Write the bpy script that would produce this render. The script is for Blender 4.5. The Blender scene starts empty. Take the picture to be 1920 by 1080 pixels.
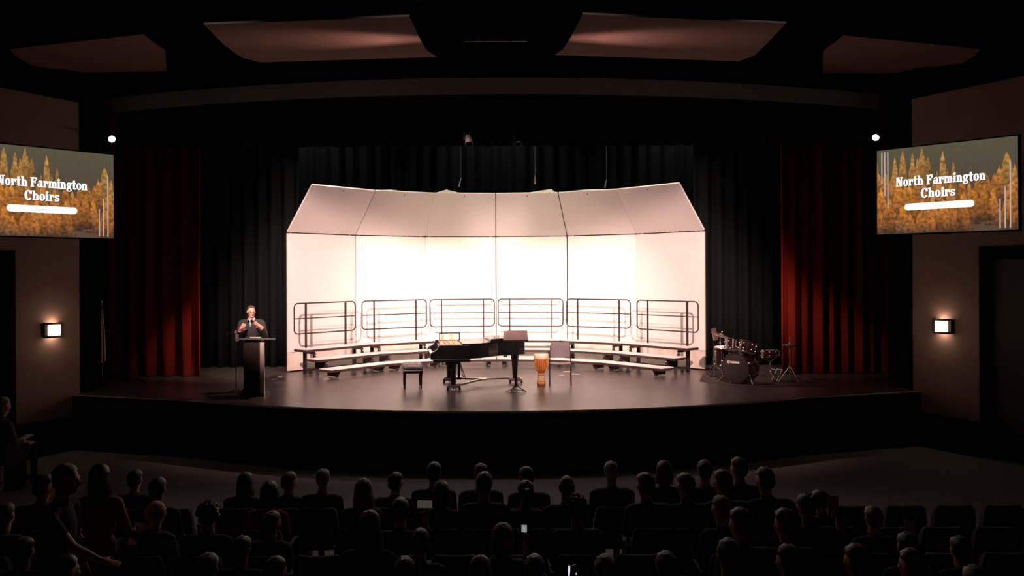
import bpy, bmesh, math, random
from mathutils import Matrix, Vector, Euler
import numpy as np

random.seed(7)
SC = bpy.context.scene
COL = SC.collection
pi = math.pi

# ------------------------------------------------------------------ camera, world, lights, exposure
FPX, EYE = 1600.0, 2.35                       # focal length in pixels of a 1920 wide frame; eye height over the stage floor
cam_d = bpy.data.cameras.new('camera'); cam = bpy.data.objects.new('camera', cam_d); COL.objects.link(cam)
cam_d.sensor_width = 36.0; cam_d.lens = 36.0 * FPX / 1920.0
cam_d.clip_end = 200
cam_d.shift_x = 30 / 1920.0; cam_d.shift_y = -29 / 1920.0      # level camera, lens axis at (930, 511)
cam.matrix_world = Matrix.Translation((0, 0, EYE)) @ Matrix.Rotation(pi / 2, 4, 'X') @ Matrix.Rotation(math.radians(-0.26), 4, 'Z')
SC.camera = cam
w = bpy.data.worlds.new('world'); SC.world = w; w.use_nodes = True
w.node_tree.nodes['Background'].inputs[0].default_value = (0.5, 0.42, 0.38, 1)
w.node_tree.nodes['Background'].inputs[1].default_value = 0.0
SC.view_settings.view_transform = 'Standard'; SC.view_settings.look = 'None'
SC.view_settings.exposure = 0.0; SC.view_settings.gamma = 1.0; SC.view_settings.use_curve_mapping = False

def spot(name, loc, aim, power, color, angle, blend=0.6, size=0.15):
    d = bpy.data.lights.new(name, 'SPOT'); d.energy = power; d.color = color
    d.spot_size = math.radians(angle); d.spot_blend = blend; d.shadow_soft_size = size
    o = bpy.data.objects.new(name, d); COL.objects.link(o); o.location = loc
    o.rotation_euler = (Vector(aim) - Vector(loc)).to_track_quat('-Z', 'Y').to_euler()
    return o
def point(name, loc, power, color, size=0.03):
    d = bpy.data.lights.new(name, 'POINT'); d.energy = power; d.color = color; d.shadow_soft_size = size
    o = bpy.data.objects.new(name, d); COL.objects.link(o); o.location = loc
    return o

WARM, PINK = (1.0, 0.64, 0.57), (1.0, 0.62, 0.55)
# front of house beams from the ceiling catwalk over the audience, on the stage and the lower shell
for x, tx, p in ((-4.2, -3.7, 13500), (-1.4, -1.2, 8800), (1.4, 1.2, 8800), (4.2, 3.7, 12800)):
    spot('catwalk_spot', (x, 8.6, 6.9), (tx, 20.6, 1.35), p, WARM, 31, 0.8)
spot('catwalk_spot', (1.2, 8.6, 6.9), (-4.72, 17.0, 1.62), 3600, WARM, 6, 0.9)
spot('catwalk_spot', (3.0, 8.6, 6.9), (5.3, 18.2, 0.6), 800, WARM, 12, 0.9)  # weak extra beam added to lift the drum kit
# first electric: overhead strip of stage lamps behind the valance
for x, tx, p in ((-4.0, -4.0, 800), (-1.7, -1.6, 560), (0.3, 0.6, 820), (2.4, 2.0, 430), (4.2, 4.0, 620)):
    spot('electric_spot', (x, 19.3, 5.95), (tx, 22.4, 1.0), p, (1.0, 0.85, 0.62) if abs(x) < 3 else (1.0, 0.72, 0.62), 80, 0.8, 1.1)
for x in (-2.9, -1.0, 3.0):
    spot('downlight_spot', (x, 18.0, 6.2), (x * 1.05, 18.3, 0), 750, PINK, 70, 0.9)
# added unseen lamps that faintly lift the backdrop behind the shell
for x in (-5.5, 0.0, 5.5):
    spot('backdrop_fill', (x, 23.6, 8.2), (x, 25.0, 4.2), 260, (1.0, 0.95, 0.9), 110, 1.0, 0.3)
# added fill lamps standing in for stage spill on pit floor and first rows
for x in (-1.6, 1.6):
    spot('pit_fill', (x, 15.9, 5.9), (x, 9.6, -1.0), 150, (1.0, 0.86, 0.78), 85, 1.0, 0.3)
# added lamps without fixtures that brighten the ceiling panels
for sg in (-1, 1):
    spot('ceiling_fill', (sg * 0.15, 14.0, 5.25), (sg * 2.4, 13.75, 6.2), 230, (1.0, 0.55, 0.47), 46, 1.0, 0.1)
    spot('ceiling_fill', (sg * 1.1, 13.9, 5.2), (sg * 2.35, 13.8, 6.2), 75, (1.0, 0.55, 0.47), 62, 1.0, 0.1)
# added unseen lamps imitating stage spill on the red house curtain
spot('curtain_fill', (-1.0, 14.6, 5.9), (-6.35, 19.6, 0.5), 1500, (1.0, 0.75, 0.6), 19, 1.0)
spot('curtain_fill', (1.0, 14.6, 5.9), (6.5, 19.6, 0.6), 950, (1.0, 0.75, 0.6), 24, 1.0)

# ------------------------------------------------------------------ pixel helper: a point seen at (px, py) and standing at depth D
def at(px, py, D):
    s = FPX / D
    py = py + (px - 930) * 0.0045
    return Vector(((px - 930) / s, D, EYE - (py - 511) / s))

# ------------------------------------------------------------------ materials
MATS = {}
def mat(name, col, rough=0.6, metal=0.0, var=0.12, scale=8.0, emit=None, estr=0.0, spec=0.5, coat=0.0, bump=0.0, stretch=None):
    if name in MATS: return MATS[name]
    m = bpy.data.materials.new(name); m.use_nodes = True
    nt = m.node_tree; b = nt.nodes['Principled BSDF']
    b.inputs['Roughness'].default_value = rough; b.inputs['Metallic'].default_value = metal
    b.inputs['Specular IOR Level'].default_value = spec
    b.inputs['Coat Weight'].default_value = coat; b.inputs['Coat Roughness'].default_value = 0.08
    if emit:
        b.inputs['Emission Color'].default_value = (*emit, 1); b.inputs['Emission Strength'].default_value = estr
    tc = nt.nodes.new('ShaderNodeTexCoord'); mp = nt.nodes.new('ShaderNodeMapping')
    nt.links.new(tc.outputs['Object'], mp.inputs['Vector'])
    if stretch: mp.inputs['Scale'].default_value = stretch
    n = nt.nodes.new('ShaderNodeTexNoise'); n.inputs['Scale'].default_value = scale; n.inputs['Detail'].default_value = 4
    nt.links.new(mp.outputs['Vector'], n.inputs['Vector'])
    r = nt.nodes.new('ShaderNodeValToRGB')
    lo = tuple(max(0, c * (1 - var)) for c in col); hi = tuple(min(1, c * (1 + var)) for c in col)
    r.color_ramp.elements[0].color = (*lo, 1); r.color_ramp.elements[1].color = (*hi, 1)
    r.color_ramp.elements[0].position = 0.3; r.color_ramp.elements[1].position = 0.7
    nt.links.new(n.outputs['Fac'], r.inputs['Fac']); nt.links.new(r.outputs['Color'], b.inputs['Base Color'])
    if bump:
        bp = nt.nodes.new('ShaderNodeBump'); bp.inputs['Strength'].default_value = bump; bp.inputs['Distance'].default_value = 0.01
        nt.links.new(n.outputs['Fac'], bp.inputs['Height']); nt.links.new(bp.outputs['Normal'], b.inputs['Normal'])
    MATS[name] = m
    return m

M_black = mat('black_paint', (0.0035, 0.0035, 0.004), 0.9, spec=0.0)
M_drape = mat('black_velour', (0.0095, 0.011, 0.011), 0.95, spec=0.0, scale=3, stretch=(6, 6, 0.5))
M_red = mat('red_velour', (0.28, 0.026, 0.016), 0.9, spec=0.05, scale=3, stretch=(6, 6, 0.5))
M_wall = mat('tan_plaster', (0.235, 0.155, 0.12), 0.85, var=0.06, scale=2.5, bump=0.05)
M_wains = mat('dark_wainscot', (0.02, 0.014, 0.011), 0.6)
M_carpet = mat('aisle_carpet', (0.23, 0.21, 0.22), 0.95, var=0.25, scale=40, spec=0.1)
M_stage = mat('stage_floor_paint', (0.062, 0.050, 0.048), 0.32, var=0.2, scale=1.6, spec=0.5, stretch=(3, 0.4, 1))
M_lip = mat('stage_edge_trim', (0.25, 0.2, 0.17), 0.4)
M_shell = mat('white_laminate', (0.74, 0.72, 0.70), 0.65, var=0.02, scale=1.0, spec=0.2)
M_kick = mat('scuffed_laminate', (0.66, 0.58, 0.52), 0.6, var=0.18, scale=3.0)
M_alum = mat('aluminium', (0.55, 0.53, 0.51), 0.35, 0.9)
M_steel = mat('black_steel', (0.022, 0.019, 0.019), 0.4, 0.3)
M_brown = mat('brown_steel', (0.045, 0.03, 0.03), 0.4, 0.4)
M_chrome = mat('chrome', (0.75, 0.72, 0.72), 0.15, 1.0, var=0.03)
M_edge = mat('deck_edge_brown', (0.035, 0.02, 0.019), 0.6, spec=0.2)
M_post = mat('lit_edge_post', (0.80, 0.70, 0.66), 0.6)  # very pale colour stands in for light on the lectern's edge
M_deck = mat('grey_deck_carpet', (0.58, 0.50, 0.50), 0.9, var=0.12, scale=30, spec=0.1)
M_piano = mat('black_lacquer', (0.006, 0.006, 0.007), 0.22, spec=0.5, coat=0.3)
M_gold = mat('gold_plate', (0.75, 0.48, 0.28), 0.35, 0.6)
M_ivory = mat('ivory_keys', (0.85, 0.82, 0.76), 0.3)
M_paper = mat('paper', (0.85, 0.80, 0.72), 0.8, var=0.06)
M_leather = mat('black_leather', (0.085, 0.078, 0.078), 0.4, bump=0.1)
M_grey = mat('grey_plastic', (0.17, 0.145, 0.155), 0.5)
M_cable = mat('dark_cable', (0.035, 0.034, 0.033), 0.7)
M_desk = mat('stand_grey', (0.16, 0.115, 0.11), 0.55)
M_wood = mat('djembe_wood', (0.46, 0.115, 0.025), 0.4, var=0.3, scale=10, stretch=(1, 1, 0.3))
M_rope = mat('djembe_rope', (0.85, 0.42, 0.14), 0.8)
M_skinhead = mat('drum_skin', (0.82, 0.70, 0.55), 0.6)
M_cream = mat('carved_band', (0.80, 0.52, 0.27), 0.6, var=0.5, scale=28)
M_drum = mat('dark_red_shell', (0.014, 0.005, 0.006), 0.12, spec=0.6, coat=0.8)
M_bhead = mat('black_drumhead', (0.022, 0.019, 0.02), 0.5)
M_whead = mat('coated_drumhead', (0.62, 0.55, 0.55), 0.55)
M_cymbal = mat('bronze_cymbal', (0.26, 0.185, 0.15), 0.4, 0.7)
M_rug = mat('dark_rug', (0.05, 0.036, 0.035), 0.95, var=0.3, scale=25, spec=0.1)
M_lectern = mat('dark_walnut', (0.04, 0.027, 0.023), 0.45, var=0.35, scale=5, stretch=(6, 6, 0.6))
M_lecedge = mat('brushed_edge', (0.16, 0.13, 0.12), 0.5, 0.1)
M_skin = mat('skin', (0.60, 0.30, 0.22), 0.55, var=0.05)
M_jacket = mat('charcoal_jacket', (0.02, 0.022, 0.022), 0.9, var=0.2, scale=40)
M_shirt = mat('checked_shirt', (0.30, 0.25, 0.24), 0.85, var=0.5, scale=60)
M_hairb = mat('brown_hair', (0.06, 0.03, 0.018), 0.6, var=0.4, scale=50)
M_seat = mat('seat_fabric', (0.03, 0.022, 0.024), 0.9, var=0.2, scale=50)
M_seatshell = mat('seat_shell', (0.014, 0.012, 0.012), 0.6)
M_bronze = mat('bronze_metal', (0.05, 0.033, 0.025), 0.4, 0.6)
M_glow = mat('lamp_glass', (0.9, 0.85, 0.8), 0.4, emit=(1.0, 0.86, 0.78), estr=7.0)
M_lens = mat('lamp_lens', (0.9, 0.85, 0.8), 0.3, emit=(1.0, 0.78, 0.62), estr=9.0)
M_phone = mat('phone_display', (0.3, 0.3, 0.35), 0.3, emit=(0.85, 0.85, 1.0), estr=1.0)
M_phoned = mat('phone_display_dim', (0.3, 0.3, 0.35), 0.3, emit=(0.8, 0.82, 0.78), estr=0.32)
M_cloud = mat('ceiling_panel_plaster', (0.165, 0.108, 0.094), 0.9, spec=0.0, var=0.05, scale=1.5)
M_cloud2 = mat('dim_panel_plaster', (0.13, 0.08, 0.07), 0.9, spec=0.0, var=0.05, scale=1.5)  # darker copy of the panel plaster, dimness of the outer panels put into colour
M_header = mat('header_plaster', (0.5, 0.5, 0.5), 0.85, var=0.06)
M_white = mat('white_cloth', (0.7, 0.68, 0.66), 0.9)
M_flagr = mat('red_cloth', (0.35, 0.03, 0.04), 0.9)
M_tape = mat('white_tape', (0.8, 0.75, 0.7), 0.6)

# screen picture: the colours it shows are stored per corner
m = bpy.data.materials.new('screen_image'); m.use_nodes = True
nt = m.node_tree; b = nt.nodes['Principled BSDF']
b.inputs['Base Color'].default_value = (0.02, 0.02, 0.02, 1); b.inputs['Roughness'].default_value = 0.5
va = nt.nodes.new('ShaderNodeVertexColor'); va.layer_name = 'Col'
tc = nt.nodes.new('ShaderNodeTexCoord'); nz = nt.nodes.new('ShaderNodeTexNoise'); nz.inputs['Scale'].default_value = 17
nz.inputs['Detail'].default_value = 5
nt.links.new(tc.outputs['Object'], nz.inputs['Vector'])
mr = nt.nodes.new('ShaderNodeMapRange'); mr.inputs['From Min'].default_value = 0.3; mr.inputs['From Max'].default_value = 0.7
mr.inputs['To Min'].default_value = 0.30; mr.inputs['To Max'].default_value = 1.35
nt.links.new(nz.outputs['Fac'], mr.inputs['Value'])
mx = nt.nodes.new('ShaderNodeMix'); mx.data_type = 'RGBA'; mx.blend_type = 'MULTIPLY'; mx.inputs['Factor'].default_value = 0.8
nt.links.new(va.outputs['Alpha'], mx.inputs['Factor']); nt.links.new(va.outputs['Color'], mx.inputs['A']); nt.links.new(mr.outputs['Result'], mx.inputs['B'])
nt.links.new(mx.outputs['Result'], b.inputs['Emission Color']); b.inputs['Emission Strength'].default_value = 1.0
M_screen = m
M_text = mat('screen_white', (0.02, 0.02, 0.02), 0.5, emit=(1.0, 0.97, 0.93), estr=1.5)
M_line = mat('screen_pale', (0.02, 0.02, 0.02), 0.5, emit=(0.85, 0.66, 0.56), estr=0.6)
M_shadow = mat('screen_letter_edge', (0.02, 0.02, 0.02), 0.5, emit=(0.10, 0.06, 0.07), estr=0.6)

# ------------------------------------------------------------------ mesh builder
class MB:
    def __init__(s): s.v, s.f, s.m = [], [], []
    def add(s, vs, fs, mi=0):
        o = len(s.v); s.v += [tuple(p) for p in vs]
        s.f += [tuple(o + i for i in q) for q in fs]; s.m += [mi] * len(fs); return s
    def hexa(s, p, mi=0):        # 4 bottom then 4 top points
        return s.add(p, [(3, 2, 1, 0), (4, 5, 6, 7), (0, 1, 5, 4), (1, 2, 6, 5), (2, 3, 7, 6), (3, 0, 4, 7)], mi)
    def box(s, c, d, rot=None, mi=0):
        c = Vector(c); x, y, z = d[0] / 2, d[1] / 2, d[2] / 2
        p = [Vector(q) for q in ((-x, -y, -z), (x, -y, -z), (x, y, -z), (-x, y, -z), (-x, -y, z), (x, -y, z), (x, y, z), (-x, y, z))]
        if rot is not None: p = [rot @ q for q in p]
        return s.hexa([c + q for q in p], mi)
    def bar(s, p0, p1, wdt, h, up=(0, 0, 1), mi=0):
        p0, p1 = Vector(p0), Vector(p1); t = (p1 - p0).normalized(); u = Vector(up)
        if abs(t.dot(u)) > 0.98: u = Vector((0, 1, 0))
        sd = t.cross(u).normalized(); u = sd.cross(t)
        a, b_ = sd * wdt / 2, u * h / 2
        return s.hexa([p0 - a - b_, p0 + a - b_, p1 + a - b_, p1 - a - b_, p0 - a + b_, p0 + a + b_, p1 + a + b_, p1 - a + b_], mi)
    def rings(s, rs, mi=0, caps=True, closed=False):
        n = len(rs[0]); vs = [p for r in rs for p in r]; fs = []
        k = len(rs)
        for i in range(k if closed else k - 1):
            j = (i + 1) % k
            for a in range(n):
                b_ = (a + 1) % n
                fs.append((i * n + a, i * n + b_, j * n + b_, j * n + a))
        if caps and not closed:
            fs.append(tuple(range(n - 1, -1, -1))); fs.append(tuple((k - 1) * n + a for a in range(n)))
        return s.add(vs, fs, mi)
    def tube(s, path, r, n=8, mi=0, closed=False):
        path = [Vector(p) for p in path]; k = len(path); rs = []
        ref = None
        for i, p in enumerate(path):
            a = path[i - 1] if (i > 0 or closed) else p
            b_ = path[(i + 1) % k] if (i < k - 1 or closed) else p
            t = (b_ - a).normalized()
            if ref is None:
                ref = Vector((0, 0, 1)) if abs(t.z) < 0.9 else Vector((0, 1, 0))
            sd = t.cross(ref).normalized(); u = sd.cross(t).normalized(); ref = u
            rr = r[i] if isinstance(r, (list, tuple)) else r
            rs.append([p + sd * math.cos(2 * pi * q / n) * rr + u * math.sin(2 * pi * q / n) * rr for q in range(n)])
        return s.rings(rs, mi, True, closed)
    def cyl(s, p0, p1, r0, r1=None, n=12, mi=0):
        return s.tube([p0, p1], [r0, r0 if r1 is None else r1], n, mi)
    def lathe(s, prof, c=(0, 0, 0), rot=None, n=24, mi=0):
        c = Vector(c); rs = []
        for r, z in prof:
            ring = [Vector((r * math.cos(2 * pi * q / n), r * math.sin(2 * pi * q / n), z)) for q in range(n)]
            if rot is not None: ring = [rot @ q for q in ring]
            rs.append([c + q for q in ring])
        return s.rings(rs, mi)
    def ell(s, c, r, nu=12, nv=8, rot=None, mi=0, cut=None):
        prof = []
        for j in range(nv + 1):
            a = -pi / 2 + pi * j / nv; prof.append((max(math.cos(a), 0.02), math.sin(a)))
        if cut is not None: prof = [(math.sqrt(max(0, 1 - cut * cut)), cut)] + [p for p in prof if p[1] > cut]
        c = Vector(c); rs = []
        for q, z in prof:
            ring = [Vector((q * math.cos(2 * pi * k / nu) * r[0], q * math.sin(2 * pi * k / nu) * r[1], z * r[2])) for k in range(nu)]
            if rot is not None: ring = [rot @ p for p in ring]
            rs.append([c + p for p in ring])
        return s.rings(rs, mi)
    def prism(s, poly, z0, z1, mi=0):
        n = len(poly)
        vs = [(x, y, z0) for x, y in poly] + [(x, y, z1) for x, y in poly]
        fs = [tuple(range(n - 1, -1, -1)), tuple(range(n, 2 * n))] + [(i, (i + 1) % n, n + (i + 1) % n, n + i) for i in range(n)]
        return s.add(vs, fs, mi)
    def mesh(s, name, mats, smooth=False):
        me = bpy.data.meshes.new(name); me.from_pydata(s.v, [], s.f)
        for q in (mats if isinstance(mats, (list, tuple)) else [mats]): me.materials.append(q)
        for p, k in zip(me.polygons, s.m): p.material_index = k
        bm = bmesh.new(); bm.from_mesh(me); bmesh.ops.recalc_face_normals(bm, faces=bm.faces)
        if smooth:
            for f in bm.faces: f.smooth = True
            for e in bm.edges:
                if len(e.link_faces) == 2 and e.calc_face_angle(0) > 0.7: e.smooth = False
        bm.to_mesh(me); bm.free(); return me
    def build(s, name, mats, parent=None, smooth=True, bevel=0.0):
        o = bpy.data.objects.new(name, s.mesh(name, mats, smooth)); COL.objects.link(o)
        if parent is not None: o.parent = parent
        if bevel:
            md = o.modifiers.new('bevel', 'BEVEL'); md.width = bevel; md.segments = 2; md.limit_method = 'ANGLE'
        return o

def tag(o, label, cat, group=None, kind=None):
    if label: o['label'] = label
    if cat: o['category'] = cat
    if group: o['group'] = group
    if kind: o['kind'] = kind
    return o
def thing(name, label, cat, loc=(0, 0, 0), rz=0.0, group=None):
    o = bpy.data.objects.new(name, None); COL.objects.link(o); o.empty_display_size = 0.1
    o.location = loc; o.rotation_euler = (0, 0, rz)
    return tag(o, label, cat, group)
def struct(name, mb, m, bevel=0.0, parent=None, smooth=False):
    o = mb.build(name, m, parent, smooth, bevel)
    if parent is None: o['kind'] = 'structure'
    return o
def kids(o): return [c for c in bpy.data.objects if c.parent == o]
def copy_tree(o, parent=None, cache={}):
    c = o.copy(); COL.objects.link(c)
    if parent is not None: c.parent = parent
    for ch in list(o.children): copy_tree(ch, c)
    return c
DEPS = lambda: bpy.context.evaluated_depsgraph_get()

# ================================================================== SETTING
FLOOR = -1.1
mb = MB(); mb.box((0, 10.5, FLOOR - 0.1), (30, 25, 0.2)); struct('floor', mb, M_carpet)
mb = MB(); mb.box((0, 13, 8.9), (30, 32, 0.2)); struct('ceiling', mb, M_black)
mb = MB(); mb.box((0, -3.0, 4), (30, 0.2, 10.4)); struct('wall_back', mb, M_black)
mb = MB(); mb.box((0, 26.2, 4), (30, 0.2, 10.4)); struct('wall_front', mb, M_black)

# stage platform with a bowed front edge
def lip_y(x):
    R = 11.7
    ax = min(abs(x), 5.75)
    y = 14.5 + R - math.sqrt(R * R - ax * ax)
    return y + (abs(x) - ax) * 0.30 if abs(x) > ax else y
front = [(x, lip_y(x)) for x in np.linspace(-8.6, 8.6, 61)]
mb = MB(); mb.prism([(-11, 18.2)] + [(-8.6, front[0][1])] + front[1:-1] + [(8.6, front[-1][1]), (11, 18.2), (11, 26), (-11, 26)], FLOOR + 0.02, -0.004, 0)
stage = struct('floor_stage', mb, M_stage)
mb = MB()
path = [(x, y - 0.012, -0.03) for x, y in front]
mb.tube(path, 0.022, 6)
struct('stage_edge', mb, M_lip, parent=stage)
mb = MB()
mb.rings([[(x, y - 0.03, -0.06), (x, y - 0.005, -0.06), (x, y - 0.005, FLOOR + 0.03), (x, y - 0.03, FLOOR + 0.03)] for x, y in front])
struct('stage_apron', mb, M_black, parent=stage)

# splayed side walls, with the dark doorway openings
WX, WY, SL = 8.25, 16.9, 0.51
def wall_pt(sgn, d): return Vector((sgn * (WX + (WY - d) * SL), d, 0))
for sgn, side in ((-1, 'left'), (1, 'right')):
    dirv = (wall_pt(sgn, 10) - wall_pt(sgn, 16.9)).normalized()
    nrm = Vector((-sgn * abs(dirv.y), -abs(dirv.x), 0))          # into the hall
    out = -nrm * 0.3
    D_door = 15.72 if sgn < 0 else 15.68
    def slab(mb, d0, d1, z0, z1, o0=0.0, o1=0.3):
        a, b_ = wall_pt(sgn, d0), wall_pt(sgn, d1)
        pts = [a - nrm * o0, b_ - nrm * o0, b_ - nrm * o1, a - nrm * o1]
        mb.hexa([p + Vector((0, 0, z0)) for p in pts] + [p + Vector((0, 0, z1)) for p in pts])
    mb = MB(); slab(mb, WY, D_door, FLOOR, 5.75); slab(mb, D_door, 12.6, 2.80, 5.75); slab(mb, 12.6, 2, FLOOR, 5.75)
    wl = struct('wall_' + side, mb, M_wall)
    mb = MB(); slab(mb, WY, 2, 5.75, 8.8, 0.02, 0.3); struct('fascia', mb, M_black, parent=wl)
    mb = MB(); slab(mb, WY - 0.02, D_door + 0.02, FLOOR, -0.42, -0.025, -0.001)
    struct('baseboard_' + side, mb, M_wains)
    # dark double doors set back in the opening
    mb = MB(); slab(mb, D_door, 12.6, FLOOR, 2.80, 0.22, 0.28)
    dr = struct('door_%d' % (1 if sgn < 0 else 2), mb, M_black)
    mid = (D_door + 12.6) / 2
    for d0, d1 in ((D_door - 0.08, mid + 0.02), (mid - 0.02, 12.68)):
        mb = MB(); slab(mb, d0, d1, FLOOR + 0.02, 2.55, 0.17, 0.225); mb.build('door_leaf', M_wains, dr)
    mb = MB(); slab(mb, mid + 0.12, mid + 0.06, -0.25, 0.05, 0.12, 0.17); mb.build('door_handle', M_alum, dr)
# proscenium: side piers and bowed header
for sgn, side in ((-1, 'left'), (1, 'right')):
    mb = MB(); mb.box((sgn * 10.3, 17.4, 3.85), (4.1, 0.5, 9.9))
    struct('wall_proscenium_' + side, mb, M_black)
mb = MB(); rs = []; rb = []
for x in np.linspace(-8.25, 8.25, 41):
    y = 16.6 + 20 - math.sqrt(400 - x * x)
    rs.append([(x, y, 6.12), (x, y + 0.25, 6.12), (x, y + 0.25, 8.8), (x, y, 8.8)])
    rb.append([(x, y - 0.10, 6.12), (x, y + 0.02, 5.825), (x, y + 0.25, 5.825), (x, y + 0.25, 6.12)])
mb.rings(rs); struct('beam_header', mb, M_black)
mb = MB(); mb.rings(rb); mb.m = [1 if k % 4 in (1, 2, 3) else 0 for k in range(len(mb.f))]; struct('trim_1', mb, [M_header, M_black])  # underside coloured black to keep it in shade, hiding the stage bounce

# ceiling clouds: hung curved plaster panels, dark central cloud
def cloud(name, label, outline, thick=0.03, sag=0.22, m=M_cloud, group=None, zoff=0.0):
    # outline: two side curves, each a list of (px, py), sampled from the near edge to the far edge
    Z = 6.22 + zoff
    mb = MB(); nu = 12
    L, R = outline; k = len(L)
    grid = []
    for i in range(k):
        row = []
        for (px, py) in (L[i], R[i]):
            py2 = py + (px - 930) * 0.0045
            tt = i / (k - 1); Zi = Z + 0.08 - 0.32 * (1 - tt * tt * (3 - 2 * tt))
            D = (Zi - EYE) * FPX / (511 - py2)
            row.append(Vector(((px - 930) * D / FPX, D, Zi)))
        a, b_ = row; line = []
        for q in range(nu + 1):
            line.append(a.lerp(b_, q / nu))
        grid.append(line)
    nv = k
    vs, fs, ms = [], [], []
    for lay in (0, 1):
        for i in range(nv):
            for p in grid[i]:
                t = i / (nv - 1)
                z = 0.0
                vs.append((p.x, p.y, p.z + z + lay * thick))
    w_ = nu + 1; n0 = nv * w_
    for i in range(nv - 1):
        for q in range(nu):
            a = i * w_ + q
            fs.append((a, a + 1, a + w_ + 1, a + w_)); ms.append(0); fs.append((n0 + a, n0 + a + w_, n0 + a + w_ + 1, n0 + a + 1)); ms.append(1)
    for i in range(nv - 1):
        for q in (0, nu):
            a = i * w_ + q; fs.append((a, a + w_, n0 + a + w_, n0 + a))
    for q in range(nu):
        for i in (0, nv - 1):
            a = i * w_ + q; fs.append((a, a + 1, n0 + a + 1, n0 + a))
    mb.add(vs, fs); mb.m = ms + [1] * (len(fs) - len(ms))  # edges coloured black so the beams leave no bright strip there
    return tag(mb.build(name, [m, M_black], None, True), label, 'ceiling panel', group)
cloud('ceiling_panel', 'broad rosy lit ceiling panel on the lectern side of the hanging pipe',
      ([(384, 46), (400, 62), (425, 87), (455, 108), (490, 117)], [(770, 31), (780, 52), (790, 74), (803, 95), (822, 107)]), group='ceiling panels over the stage front')
cloud('ceiling_panel', 'broad rosy lit ceiling panel on the drum kit side of the hanging pipe',
      ([(1094, 27), (1084, 48), (1072, 70), (1058, 92), (1042, 103)], [(1476, 44), (1460, 60), (1440, 82), (1415, 105), (1385, 115)]), group='ceiling panels over the stage front')
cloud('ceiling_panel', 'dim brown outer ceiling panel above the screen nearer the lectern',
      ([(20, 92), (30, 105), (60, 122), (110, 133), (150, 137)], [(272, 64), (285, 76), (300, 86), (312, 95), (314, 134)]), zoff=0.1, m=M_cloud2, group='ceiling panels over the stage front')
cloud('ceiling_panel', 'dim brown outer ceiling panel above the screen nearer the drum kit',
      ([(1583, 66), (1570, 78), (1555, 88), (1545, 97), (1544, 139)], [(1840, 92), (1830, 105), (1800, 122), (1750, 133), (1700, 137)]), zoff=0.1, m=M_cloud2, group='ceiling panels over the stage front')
# central black cloud between the lit panels, with the thin pipe under it
mb = MB(); mb.prism([(-1.15, 12.3), (1.05, 12.3), (0.98, 14.2), (0.8, 15.2), (-0.82, 15.2), (-1.0, 14.2)], 6.25, 6.45)
tag(mb.build('ceiling_cloud', M_black, None, False, 0.03), 'black ceiling piece between the two rosy lit panels', 'ceiling panel')
pp = thing('ceiling_pipe', 'thin grey horizontal pipe hung under the black ceiling piece', 'pipe', (0.0, 13.9, 6.12))
mb = MB(); mb.cyl((-0.505, 0, 0), (0.515, 0, 0), 0.013, n=8); mb.build('pipe', M_alum, pp)
for x in (-0.45, 0.45):
    mb = MB(); mb.cyl((x, 0, 0.0), (x, 0, 0.13), 0.004, n=6); mb.build('hanger', M_steel, pp)

# ================================================================== DRAPES
def drape(name, label, cat, x0, y0, x1, y1, z0, z1, m, folds, amp, group=None, seed=0):
    rnd = random.Random(seed); a, b_ = Vector((x0, y0, 0)), Vector((x1, y1, 0))
    t = (b_ - a).normalized(); nn = Vector((t.y, -t.x, 0))
    n = folds * 10; L = (b_ - a).length
    ph = [rnd.uniform(0.7, 1.3) for _ in range(folds + 1)]
    vs, fs = [], []
    rows = 7
    for j in range(rows):
        tz = j / (rows - 1); z = z0 + (z1 - z0) * tz
        for i in range(n + 1):
            u = i / n * folds; k = int(min(u, folds - 1e-6)); fr = u - k
            off = amp * ph[k] * (0.75 + 0.25 * (1 - tz)) * math.cos(2 * pi * fr) + amp * 0.25 * math.sin(u * 2.3 + 1.5 * tz)
            p = a + t * (L * i / n) + nn * off
            vs.append((p.x, p.y, z))
    for j in range(rows - 1):
        for i in range(n):
            q = j * (n + 1) + i; fs.append((q, q + 1, q + n + 2, q + n + 1))
    mb = MB(); mb.add(vs, fs); o = mb.build(name, m, None, True)
    md = o.modifiers.new('cloth', 'SOLIDIFY'); md.thickness = 0.02
    return tag(o, label, cat, group)
drape('backdrop_curtain', 'wide black pleated backdrop curtain behind the white shell', 'curtain', -9.6, 25.0, 9.6, 25.0, 0.01, 8.3, M_drape, 46, 0.09, seed=1)
drape('leg_curtain', 'black pleated side curtain behind the lectern speaker', 'curtain', -8.6, 21.4, -4.95, 21.55, 0.01, 8.2, M_drape, 11, 0.09, 'black side curtains', 2)
drape('leg_curtain', 'black pleated side curtain behind the drum kit', 'curtain', 4.98, 21.55, 8.6, 21.4, 0.01, 8.2, M_drape, 11, 0.09, 'black side curtains', 3)
drape('valance_curtain', 'long black pleated valance across the top of the stage opening', 'curtain', -8.2, 18.9, 8.2, 18.9, 5.15, 8.79, M_drape, 44, 0.07, seed=4)
drape('valance_curtain', 'second black pleated valance hanging further upstage above the shell', 'curtain', -8.2, 21.0, 8.2, 21.0, 5.6, 8.79, M_drape, 44, 0.07, seed=5)
drape('house_curtain', 'red velvet house curtain gathered beside the lectern', 'curtain', -9.3, 19.75, -6.74, 19.6, 0.01, 8.3, M_red, 6, 0.11, 'red house curtains', 6)
drape('house_curtain', 'red velvet house curtain gathered beside the drum kit', 'curtain', 6.5, 19.6, 9.3, 19.75, 0.01, 8.3, M_red, 9, 0.13, 'red house curtains', 9)

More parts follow.
